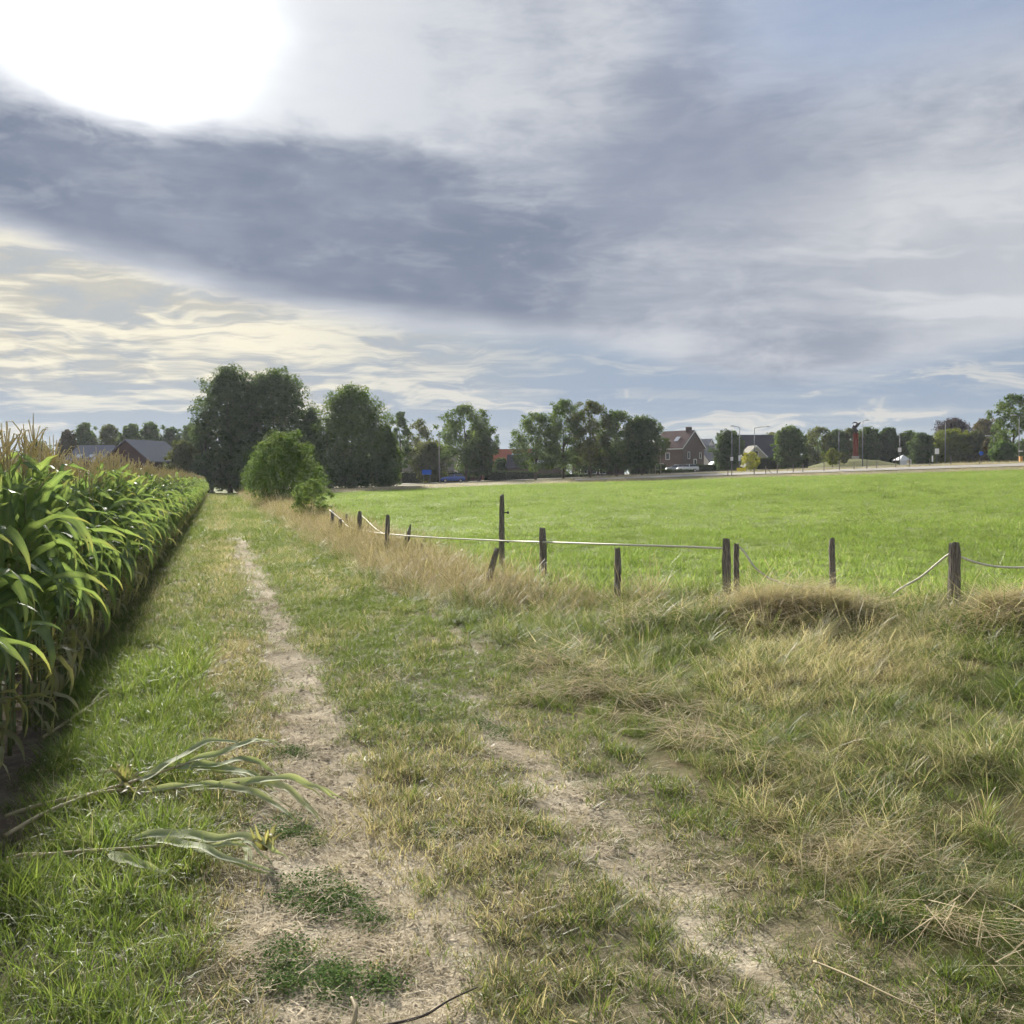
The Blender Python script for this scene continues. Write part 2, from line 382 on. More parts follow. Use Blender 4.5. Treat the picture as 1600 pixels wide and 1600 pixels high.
def build_ground():
    def axis(parts):
        a = [np.arange(s, e, d) for s, e, d in parts]; return np.unique(np.concatenate(a + [[parts[-1][1]]]))
    U = axis([(-3000, -400, 400), (-400, -100, 50), (-100, -20, 10), (-20, -3, 2), (-3, -1.5, .3), (-1.5, 3, .1), (3, 12, .2), (12, 30, 1), (30, 160, 4), (160, 400, 30), (400, 3000, 400)])
    W = axis([(-400, -20, 40), (-20, 0, 2), (0, 2, .4), (2, 14, .15), (14, 30, .5), (30, 80, 2), (80, 220, 4), (220, 500, 40), (500, 4000, 500)])
    uu, ww = np.meshgrid(U, W); x, y = uw2xy(uu, ww); z = zt(x, y)
    nx = len(U); ny = len(W); V = np.stack([x.ravel(), y.ravel(), z.ravel()], 1)
    i = np.arange(ny - 1)[:, None] * nx + np.arange(nx - 1)[None]; Fq = np.stack([i, i + 1, i + nx + 1, i + nx], -1).reshape(-1, 4)
    uc = ((U[1:] + U[:-1]) / 2)[None].repeat(ny - 1, 0).ravel(); wc = ((W[1:] + W[:-1]) / 2)[:, None].repeat(nx - 1, 1).ravel()
    xc, yc = uw2xy(uc, wc)
    ye = np.interp(xc, [-80, -22, 0, 67, 150], [95, 114, 146, 139, 136])
    yev = np.interp(x, [-80, -22, 0, 67, 150], [95, 114, 146, 139, 136]).ravel()
    uf, wf = uu.ravel(), ww.ravel()
    gw = np.interp(uf, MB_U, MB_W)
    mead = sst(uf, 4.1, 4.6) * sst(wf - gw, -.4, .6) * (1 - sst(V[:, 1] - yev, -1, 1.5))
    bank = sst(V[:, 1] - yev, -1, 1.5) * sst(uf, 3, 8)
    zone = np.where(uc < -1.1, 0, np.where(yc > ye + .7, 4, np.where(in_meadow(uc, wc), 3, np.where(uc < 2.45, 1, 2))))
    zone = np.where((wc > 150) | (wc < -20) | (uc < -60), 4, zone)
    names = ['crop_soil', 'dirt_track', 'grass_verge', 'meadow', 'ground']
    for k, nme in enumerate(names):
        f = Fq[zone == k]; used, inv = np.unique(f, return_inverse=True)
        me = np_mesh(nme, V[used], inv.reshape(-1, 4), M['ground'], {'meadow': mead[used], 'bank': bank[used]}, smooth=True)
        tag(link(bpy.data.objects.new(nme, me)), kind='structure')
build_ground()

# road and cycle path beyond the meadow
def ribbon(name, line, width, m, lift=.02, kind='structure'):
    b = MB(); n = len(line); V = []
    for i, (x, y) in enumerate(line):
        a = line[max(i - 1, 0)]; c = line[min(i + 1, n - 1)]; d = Vector((c[0] - a[0], c[1] - a[1], 0)).normalized(); pn = Vector((-d.y, d.x, 0))
        for s in (-.5, .5):
            q = Vector((x, y, 0)) + pn * width * s; V.append((q.x, q.y, Z(q.x, q.y) + lift))
    b.add(V, [(2*i, 2*i+1, 2*i+3, 2*i+2) for i in range(n - 1)]); return tag(b.build(name, m), kind=kind)
M['asphalt'] = simple('asphalt', (.16, .155, .15), .9, .2, var=.2, scale=.6)
M['concrete'] = simple('concrete_path', (.40, .37, .33), .9, .2, var=.15, scale=.5)
xs = np.linspace(-30, 140, 40)
ribbon('cycle_path', [(x, float(np.interp(x, [-80, -22, 0, 67, 150], [95, 114, 146, 139, 136])) + 5.6) for x in xs if x > 6], 2.2, M['concrete'], .09)
ribbon('road', [(x, 176) for x in xs], 7.0, M['asphalt'], .06)

# ------------------------------------------------------------------ trees, shrubs, hedges
def leaf_cloud(cent, nrm, size, aspect=.6, tone=None, droop=0.0):
    n = len(cent); nr = nrm + rng.normal(0, .55, (n, 3)); nr /= np.linalg.norm(nr, axis=1, keepdims=True) + 1e-9
    t = rng.normal(0, 1, (n, 3)); t[:, 2] -= droop; t -= nr * (t * nr).sum(1, keepdims=True); t /= np.linalg.norm(t, axis=1, keepdims=True) + 1e-9
    b = np.cross(nr, t); s = (size * rng.uniform(.6, 1.35, n))[:, None]
    V = np.stack([cent - t * s * .5, cent + b * s * aspect * .5 + nr * s * .08, cent + t * s * .5, cent - b * s * aspect * .5 + nr * s * .08], 1).reshape(-1, 3)
    Fq = np.arange(4 * n).reshape(n, 4)
    r = rng.uniform(0, 1, n) if tone is None else np.clip(tone + rng.normal(0, .18, n), 0, .99)
    return V, Fq, np.repeat(r, 4)
def crown_blobs(h, rx, z0, shape, nb, br):
    B = []; nb = int(nb * 2.3); br *= .60
    for i in range(nb):
        f = (i + .5) / nb; zz = z0 + (h - z0) * f
        if shape == 'oval': pr = math.sin(math.pi * min(max(f * .9 + .09, 0), 1)) ** .65
        elif shape == 'cone': pr = (1 - f) ** .75 * (.62 + .38 * min(1, f * 6)) + .06
        elif shape == 'column': pr = (1 - f ** 3.5) * (.75 + .25 * min(1, f * 5))
        else: pr = math.sqrt(max(.02, 1 - (f * 1.75 - .75) ** 2)) if f > .4 else .72 + .6 * f     # dome
        a = i * 2.39996 + random.uniform(-.5, .5); rr = rx * pr
        rad = br * rx * random.uniform(.7, 1.3) * (.65 + .35 * pr); q = max(0, rr - rad) * random.uniform(.62, 1.16)
        if i % 3 == 0: rad *= .6; q = max(0, rr - rad * .5) * random.uniform(.95, 1.2); zz += random.uniform(-.02, .05) * h
        B.append((math.cos(a) * q, math.sin(a) * q, min(zz, h - rad * .8 + (.35 * rad if i % 5 == 0 else 0)), rad))
    return B
def make_tree(name, x, y, h, rx, z0, m, label, shape='oval', nb=30, br=.42, n=7000, leaf=.4, trunk_r=None, group=None, cat='tree', airy=0.0, zb=None, lean=0, fill=.25, tr_parts=True, core=False, blobs=None):
    zg = Z(x, y) - .05 if zb is None else zb
    root = empty(name, (x, y, zg), 0, label, cat, group)
    B = blobs or crown_blobs(h, rx, z0, shape, nb, br)
    # inner core blobs so the crown is not hollow
    w = np.array([b[3] ** 2 for b in B]); w /= w.sum(); k = rng.choice(len(B), n, p=w)
    bc = np.array([b[:3] for b in B]); brad = np.array([b[3] for b in B]); btone = rng.uniform(.15, .85, len(B))
    d = rng.normal(0, 1, (n, 3)); d /= np.linalg.norm(d, axis=1, keepdims=True)
    rad = np.where(rng.uniform(size=n) < fill, rng.uniform(.1, .8, n), rng.uniform(.72, 1.06, n) + np.abs(rng.normal(0, .17 + airy * .2, n)))
    # ragged: per blob directional wobble
    wob = 1 + .16 * np.sin(d[:, 0] * 5 + k * 1.7) * np.sin(d[:, 1] * 6 + k) + .1 * np.sin(d[:, 2] * 9 + k * 2.1) + .22 * np.maximum(0, np.sin(d[:, 0] * 14 + k) * np.sin(d[:, 1] * 13 + k * 2.3) * np.sin(d[:, 2] * 12 + k * .7))
    c = bc[k] + d * (rad * wob * brad[k])[:, None] * np.array([1, 1, .85])
    if airy:
        keep = (np.sin(c[:, 0] * 2.1 + k) * np.sin(c[:, 1] * 2.3 + k * 2) * np.sin(c[:, 2] * 2.6 + k * 3) + rng.uniform(-.5, .5, n)) > -(.9 - airy)
        c, d, k = c[keep], d[keep], k[keep]
    c[:, 2] = np.maximum(c[:, 2], .05)
    sz = np.full(len(c), leaf); tn = btone[k]
    if (airy < .18 or core) and not blobs:
        m2 = n // 5; f2 = rng.uniform(0, .93, m2); a2 = rng.uniform(0, 6.283, m2)
        if shape == 'oval': pr = np.sin(np.pi * np.clip(f2 * .9 + .09, 0, 1)) ** .65
        elif shape == 'cone': pr = (1 - f2) ** .75 * (.62 + .38 * np.minimum(1, f2 * 6)) + .06
        elif shape == 'column': pr = (1 - f2 ** 3.5) * (.75 + .25 * np.minimum(1, f2 * 5))
        else: pr = np.where(f2 > .4, np.sqrt(np.maximum(.02, 1 - (f2 * 1.75 - .75) ** 2)), .72 + .6 * f2)
        q2 = rx * pr * np.sqrt(rng.uniform(.05, 1, m2)) * .74; dd = np.stack([np.cos(a2), np.sin(a2), rng.normal(.3, .5, m2)], 1)
        c = np.concatenate([c, np.stack([np.cos(a2) * q2, np.sin(a2) * q2, z0 + (h - z0) * f2], 1)]); d = np.concatenate([d, dd]); sz = np.concatenate([sz, np.full(m2, leaf * 2.1)]); tn = np.concatenate([tn, rng.uniform(.1, .8, m2)])
    V, Fq, r = leaf_cloud(c, d + np.array([0, 0, .35]), sz, .62, tn)
    cr = link(bpy.data.objects.new('crown', np_mesh('crown', V, Fq, m, {'rnd': r})), root)
    tr = trunk_r or max(.05, h * .018); b = MB(); top = (lean * .6, 0, z0 + (h - z0) * .55)
    b.tube([(0, 0, -.1), (.02, 0, h * .08), (lean * .2, .03, z0 * .9 + .1), (lean * .4, -.03, z0 + (h - z0) * .3), top], [tr * 1.35, tr, tr * .85, tr * .6, tr * .25], 8)
    trk = b.build('trunk', M['bark'], root, True)
    if tr_parts:
        for i in range(7):
            q = B[random.randrange(len(B))]; s = (0, 0, z0 * random.uniform(.8, 1.0) + (h - z0) * random.uniform(0, .35)); bl = MB()
            mid = (q[0] * .5, q[1] * .5, (s[2] + q[2]) * .5 - .03 * h)
            bl.tube([s, mid, (q[0], q[1], q[2])], [tr * .5, tr * .3, tr * .1], 5); bl.build('limb', M['bark'], root, True)
    return root
def pxtree(px, top, D, wpx, base=None, **kw):
    x = PX(px, D); zb = Z(x, D) - .1; h = PZ(top, D) - zb; rx = wpx / 2 / F * D
    z0 = kw.pop('z0', .12) * h
    return make_tree(kw.pop('name', 'broadleaf_tree'), x, D, h, rx, z0, M[kw.pop('m', 'tree_dark')], kw.pop('label'), **kw)
GT = 'trees at the end of the track'; GR = 'trees along the road'; GB = 'trees behind the roundabout'; GL = 'trees behind the farm'
pxtree(360, 575, 150, 118, m='tree_dark', shape='dome', z0=.08, nb=50, br=.36, n=22000, leaf=.30, label='huge dark dense tree at the end of the track, left half of the twin crown', group=GT)
pxtree(428, 577, 152, 144, m='tree_dark', shape='dome', z0=.08, nb=54, br=.34, n=26000, leaf=.30, label='huge dark dense tree at the end of the track, right half of the twin crown', group=GT)
pxtree(322, 648, 146, 40, m='tree_mid', shape='oval', z0=.3, nb=16, br=.42, n=4500, leaf=.36, airy=.2, label='small leaning crown sticking out left of the huge dark trees', group=GT)
pxtree(288, 690, 142, 62, m='tree_olive', shape='dome', z0=.05, nb=24, br=.4, n=7000, leaf=.32, label='rounded olive green tree between brick barn and huge dark trees', group=GT)
pxtree(316, 712, 138, 40, m='tree_dark', shape='dome', z0=.02, nb=16, br=.45, n=4500, leaf=.3, label='low dark bush where the track enters the trees', cat='bush', name='bush', group=GT)
pxtree(382, 700, 140, 46, m='tree_dark', shape='dome', z0=.02, nb=16, br=.45, n=5000, leaf=.3, label='dark bush on the right where the track enters the trees', cat='bush', name='bush', group=GT)
pxtree(487, 638, 154, 66, m='tree_dark', shape='column', z0=.05, nb=22, br=.5, n=6000, leaf=.36, airy=.15, label='thin ragged dark tree in the gap between twin crown and conical tree', group=GT)
pxtree(551, 603, 148, 124, m='tree_mid', shape='dome', z0=.02, nb=56, br=.4, n=22000, leaf=.29, label='tall conical dark green tree right of the twin crown', group=GT)
pxtree(604, 664, 150, 56, m='tree_mid', shape='column', z0=.02, nb=22, br=.5, n=7000, leaf=.33, label='mid green tree leaning on the right flank of the conical tree', group=GT)
pxtree(626, 645, 190, 42, m='tree_dark', shape='oval', z0=.2, nb=18, br=.4, n=4500, leaf=.4, airy=.3, label='gappy dark tree just right of the conical tree', group=GR)
pxtree(657, 656, 215, 52, m='tree_olive', shape='oval', z0=.2, nb=18, br=.4, n=4000, leaf=.42, airy=.35, label='hazy see-through tree behind the grey roofed house', group=GR)
pxtree(672, 690, 186, 62, m='tree_olive', shape='dome', z0=.08, nb=22, br=.4, n=6500, leaf=.36, label='low olive tree behind the wooden pole', group=GR)
pxtree(728, 634, 182, 96, m='tree_mid', shape='dome', z0=.2, nb=40, br=.3, n=11500, leaf=.38, airy=.22, trunk_r=.28, label='broad roadside tree beside the blue car', group=GR)
pxtree(748, 662, 184, 62, m='tree_dark', shape='dome', z0=.12, nb=22, br=.38, n=7000, leaf=.36, label='dense dark tree on the right of the broad roadside tree', group=GR)
pxtree(782, 716, 205, 30, m='tree_dark', shape='dome', z0=.05, nb=10, br=.5, n=2200, leaf=.36, label='dark shrub at the left corner of the red brick house', cat='bush', name='bush', group=GR)
for px, top, wd, mm, air, lb in ((837, 647, 62, 'tree_mid', .3, 'leftmost tree of the roadside row, with bare dark trunk'), (880, 626, 60, 'tree_mid', .22, 'tall tree, second from the left of the roadside row'),
                           (922, 628, 60, 'tree_olive', .3, 'tall airy tree in the middle of the roadside row'), (963, 643, 56, 'tree_mid', .25, 'airy tree, second from the right of the roadside row'), (1003, 651, 64, 'tree_dark', .05, 'dense dark tree at the right end of the roadside row beside the brick house')):
    pxtree(px, top, 170, wd * 1.2, m=mm, shape='dome', z0=.17, nb=34, br=.34, n=12000, leaf=.31, airy=air, trunk_r=.22, label=lb, group=GR)
pxtree(940, 690, 178, 120, m='tree_dark', shape='dome', z0=.2, nb=24, br=.3, n=6000, leaf=.36, label='low dark crowns filling the gap under the roadside row', group=GR)
pxtree(1137, 673, 190, 54, m='tree_dark', shape='dome', z0=.02, nb=26, br=.38, n=8500, leaf=.34, label='dark rounded tree left of the dark roofed house', group=GR)
pxtree(1232, 667, 195, 56, m='tree_mid', shape='dome', z0=.03, nb=26, br=.36, n=8500, leaf=.36, label='round green tree right of the dark roofed house', group=GB)
pxtree(1206, 676, 235, 60, m='tree_olive', shape='dome', z0=.05, nb=20, br=.38, n=4500, leaf=.42, label='olive tree behind the ridge of the dark roofed house', group=GB)
rowt = [(1278, 668, 56, 'tree_olive', .2), (1306, 672, 50, 'tree_mid', .1), (1330, 670, 46, 'tree_olive', .2), (1356, 668, 50, 'tree_mid', .1), (1387, 669, 46, 'tree_dark', .0), (1418, 674, 44, 'tree_mid', .1)]
for i, (px, top, wd, mm, air) in enumerate(rowt):
    lb = ('loose olive tree left of the sculpture mound', 'green tree behind the left lamp post of the roundabout', 'olive tree right behind the red column', 'green tree behind the lamp post beside the red column', 'dark tree above the low end of the mound', 'green tree behind the small white marquee')[i]
    pxtree(px, top, 225, wd, m=mm, shape='dome', z0=.06, nb=22, br=.36, n=5500, leaf=.42, airy=air, label=lb, group=GB)
pxtree(1440, 677, 205, 40, m='tree_dark', shape='dome', z0=.03, nb=20, br=.4, n=6000, leaf=.34, label='dark ball shaped tree right of the white marquee', group=GB)
pxtree(1487, 654, 275, 66, m='tree_purple', shape='dome', z0=.15, nb=26, br=.34, n=6000, leaf=.48, label='dark purple leaved tree rising behind the lime green trees', group=GB)
pxtree(1484, 672, 215, 74, m='tree_lime', shape='dome', z0=.03, nb=30, br=.33, n=9000, leaf=.38, label='bright lime green tree behind the tall lamp post', group=GB)
pxtree(1523, 674, 214, 50, m='tree_olive', shape='dome', z0=.03, nb=22, br=.36, n=6000, leaf=.38, label='olive green tree right of the lime green tree', group=GB)
pxtree(1537, 655, 260, 60, m='tree_brown', shape='dome', z0=.1, nb=20, br=.38, n=5000, leaf=.45, label='brownish green tree behind, left of the tall right hand tree', group=GB)
pxtree(1543, 684, 205, 24, m='tree_brown', shape='column', z0=.05, nb=14, br=.6, n=3000, leaf=.32, label='narrow reddish brown tree beside the tall right hand tree', group=GB)
pxtree(1566, 690, 190, 40, m='tree_light', shape='dome', z0=.03, nb=16, br=.42, n=4500, leaf=.32, label='light green bush under the tall right hand tree', cat='bush', name='bush', group=GB)
pxtree(1582, 617, 200, 70, m='tree_mid', shape='dome', z0=.12, nb=34, br=.3, n=9500, leaf=.4, airy=.3, label='tall gappy tree at the right edge', group=GB)
pxtree(1640, 612, 200, 90, m='tree_dark', shape='dome', z0=.1, nb=30, br=.34, n=8000, leaf=.4, label='dark tree cut by the right edge', group=GB)
for i, (px, top, wd, mm, D) in enumerate(((106, 672, 34, 'tree_brown', 215), (134, 661, 50, 'tree_mid', 220), (172, 664, 52, 'tree_olive', 222), (206, 663, 46, 'tree_mid', 218), (237, 659, 52, 'tree_mid', 220), (270, 668, 44, 'tree_dark', 222), (300, 662, 46, 'tree_mid', 218), (60, 690, 60, 'tree_mid', 230))):
    lb = ('leftmost reddish tree tip above the corn', 'round tree above the grey farm roof, left', 'paler tree in the middle above the grey farm roof', 'tree between grey farm roof and brick barn', 'tallest tree behind the brick barn', 'dark gappy tree right behind the barn ridge', 'tree behind the slender pole, left of the twin crown', 'low tree hidden behind the corn tassels at far left')[i]
    pxtree(px, top, D, wd, m=mm, shape='dome', z0=.15, nb=22, br=.38, n=5500, leaf=.42, airy=.12, label=lb, group=GL)
# far tree belt closing the gaps at the horizon, and the undergrowth under the near trees
def leaf_belt(name, label, spans, leaf, m, kind='stuff'):
    C_, T_ = [], []
    for px, top, D, wd, n in spans:
        x = PX(px, D); zb = Z(x, D); h = PZ(top, D) - zb; rx = wd / 2 / F * D
        for b in range(7):
            bx, by, bz, br = x + random.uniform(-.8, .8) * rx, D + random.uniform(-.8, .8) * rx, zb + h * random.uniform(.15, .78), rx * random.uniform(.35, .6)
            k = n // 7; d = rng.normal(0, 1, (k, 3)); d /= np.linalg.norm(d, axis=1, keepdims=True); c = np.array([bx, by, bz]) + d * (br * rng.uniform(.6, 1.15, k))[:, None] * np.array([1, 1, min(1.2, .26 * h / br)])
            c[:, 2] = np.maximum(c[:, 2], zb); C_.append(np.concatenate([c, d], 1)); T_.append(np.full(k, random.uniform(.1, .9)))
    A = np.concatenate(C_); V, Fq, r = leaf_cloud(A[:, :3], A[:, 3:], np.full(len(A), leaf), .65, np.concatenate(T_))
    tag(link(bpy.data.objects.new(name, np_mesh(name, V, Fq, M[m], {'rnd': r}))), label, 'wood', kind=kind)
leaf_belt('distant_wood', 'far-off belt of trees along the horizon', [(px + random.uniform(-12, 12), (696 if px > 480 else 704) - (10 if px > 1180 else 0) + random.uniform(-8, 7), random.uniform(245, 290), 84, 2100) for px in range(-120, 1780, 36)], .55, 'tree_mid')
leaf_belt('undergrowth', 'dark undergrowth below the trees at the end of the track', [(px, 722 + random.uniform(-12, 10), 146 + random.uniform(-3, 4), 44, 1500) for px in range(362, 616, 22) if px > 350] + [(px, 728, 142, 30, 1200) for px in (268, 290, 306)] + [(px, 738, 176, 24, 1500) for px in (318, 330, 341, 352, 364)], .3, 'tree_dark')

def shrub(px, top, py, wpx, m, label, n, leaf, nb=26, br=.34, shape='dome', name='shrub', airy=.15):
    x, y = GP(px, py); h = PZ(top, y) - Z(x, y); rx = wpx / 2 / F * y
    return make_tree(name, x, y, h, rx, h * .05, M[m], label, shape, nb, br, n, leaf, cat='shrub', trunk_r=.05 * h / 3, fill=.3, airy=airy)
x, y = GP(443, 792)
EB = [(-.9, 0, 4.1, .62), (-.25, .3, 4.55, .5), (.45, 0, 4.35, .62), (-1.35, 0, 3.3, .8), (0, .2, 3.4, 1.05), (1.05, 0, 3.45, .8), (-1.75, .2, 2.25, .8), (-.6, -.3, 2.3, 1.05), (.7, -.3, 2.3, 1.05), (1.75, 0, 2.6, .62), (2.15, 0, 1.7, .7), (1.1, -.2, 1.1, .95), (-.3, -.2, 1.0, 1.0), (-1.25, 0, 1.1, .8), (.2, .9, 3.7, .75), (2.3, .1, 2.5, .35), (-2.2, 0, 1.5, .5), (1.5, .3, 3.9, .4), (-.5, 0, 4.95, .28), (.9, 0, 4.85, .3), (1.9, 0, .8, .7)]
make_tree('elder_bush', x, y, 5.0, 2.4, .3, M['elder'], 'large light green feathery bush beside the track', n=24000, leaf=.125, cat='shrub', trunk_r=.07, airy=.22, fill=.3, blobs=EB)
shrub(410, 716, 780, 60, 'elder', 'low left shoulder of bright bushes hugging the track edge', 8000, .14, 26, .34)
shrub(487, 748, 818, 62, 'elder', 'small olive green bush at the near end of the hedge row', 6000, .075, 16, .4, airy=.3)

def hedge(px0, px1, top, D, label, m='hedge', depth=1.2, n=3500, leaf=.22, rz=0, base=None):
    x0, x1 = PX(px0, D), PX(px1, D); xm = (x0 + x1) / 2; zb = Z(xm, D) - .1; h = PZ(top, D) - zb
    root = empty('hedge', (xm, D, zb), rz, label, 'hedge'); L = (x1 - x0)
    c = np.stack([rng.uniform(-L/2, L/2, n), rng.uniform(-depth/2, depth/2, n), rng.uniform(.05, h, n)], 1); side = rng.integers(0, 4, n)
    nm = np.zeros((n, 3)); 
    for s, (ax, v) in enumerate(((1, -depth/2), (2, h), (1, depth/2), (0, -L/2))):
        q = side == s; c[q, ax] = v + rng.normal(0, .06, q.sum()); nm[q, ax] = 1 if ax == 2 else np.sign(v)
    V, Fq, r = leaf_cloud(c, nm, np.full(n, leaf)); link(bpy.data.objects.new('foliage', np_mesh('foliage', V, Fq, M[m], {'rnd': r})), root)
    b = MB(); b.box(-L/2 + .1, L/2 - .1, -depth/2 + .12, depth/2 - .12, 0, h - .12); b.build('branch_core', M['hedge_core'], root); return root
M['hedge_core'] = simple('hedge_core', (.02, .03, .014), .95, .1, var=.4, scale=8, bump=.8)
hedge(618, 735, 738, 198, 'long clipped dark hedge behind the blue car')
hedge(757, 838, 737, 186, 'clipped hedge in front of the red brick house')
hedge(838, 930, 741, 190, 'low hedge under the roadside row of trees')
hedge(985, 1040, 727, 184, 'dark hedge at the left of the two-storey brick house')
hedge(1016, 1084, 734, 178, 'low dark hedge in front of the parked cars', n=1500)
hedge(1078, 1128, 727, 192, 'square dark hedge right of the two-storey brick house')
hedge(1176, 1262, 716, 198, 'tall hedge in front of the dark roofed house')
hedge(1574, 1640, 714, 188, 'clipped green hedge behind the rightmost lamp post', m='tree_mid')

# ------------------------------------------------------------------ houses
def tiles(name, c1, c2):
    m, N, o = mat(name); tc = N.n('ShaderNodeTexCoord'); v = tc.outputs['Object']; x, y, z = N.sep(v)
    wv = N.n('ShaderNodeTexWave', wave_type='BANDS', bands_direction='Z'); N.put(wv.inputs[0], v); wv.inputs['Scale'].default_value = 1.6; wv.inputs['Distortion'].default_value = .6
    c = N.mix(N.noise(v, 3, 5, .65), c1, c2); p = princ(N, c, .85, .15); b = N.n('ShaderNodeBump'); b.inputs['Strength'].default_value = .6; b.inputs['Distance'].default_value = .04
    N.put(b.inputs['Height'], wv.outputs[1]); N.t.links.new(b.outputs[0], p.inputs['Normal']); N.t.links.new(p.outputs[0], o.inputs[0]); return m
def bricks(name, c1, c2, mortar):
    m, N, o = mat(name); tc = N.n('ShaderNodeTexCoord'); x, y, z = N.sep(tc.outputs['Object'])
    bt = N.n('ShaderNodeTexBrick'); N.put(bt.inputs['Vector'], N.vec(x + y, z, 0.0)); bt.inputs['Scale'].default_value = 4.2
    N.put(bt.inputs['Color1'], c1); N.put(bt.inputs['Color2'], c2); N.put(bt.inputs['Mortar'], mortar)
    c = N.mix(N.noise(tc.outputs['Object'], 1.2, 5, .6) * .5, X(N, bt.outputs[0]), tuple(k * .7 for k in c1)); p = princ(N, c, .9, .15); N.t.links.new(p.outputs[0], o.inputs[0]); return m
M['brick_brown'] = bricks('brown_brick', (.12, .085, .075), (.16, .115, .10), (.2, .18, .17))
M['brick_dark'] = bricks('dark_brick', (.085, .05, .05), (.11, .065, .06), (.12, .1, .095))
M['brick_red'] = bricks('red_brick', (.26, .085, .06), (.32, .11, .075), (.3, .22, .19))
M['white_wall'] = simple('white_render', (.72, .70, .66), .85, .2, var=.06)
M['cream_wall'] = simple('cream_render', (.42, .40, .33), .85, .2, var=.1)
M['tile_brown'] = tiles('brown_roof_tiles', (.095, .06, .055), (.14, .085, .075)); M['tile_grey'] = tiles('grey_roof_tiles', (.15, .15, .165), (.23, .23, .245))
M['tile_dark'] = tiles('dark_roof_tiles', (.04, .04, .05), (.07, .068, .08)); M['tile_red'] = tiles('red_roof_tiles', (.30, .09, .06), (.40, .14, .09))
M['slate'] = tiles('slate', (.16, .165, .19), (.25, .255, .28)); M['thatch'] = tiles('thatch', (.17, .16, .13), (.25, .235, .19))
M['white_trim'] = simple('white_trim', (.78, .78, .76), .5, .4, var=.05); M['glass'] = simple('window_glass', (.03, .035, .04), .08, .8, var=.2)
M['sky_glass'] = simple('skylight_glass', (.55, .58, .62), .05, 1.0, var=.05); M['brickdark'] = simple('chimney_brick', (.09, .06, .055), .9, .2)
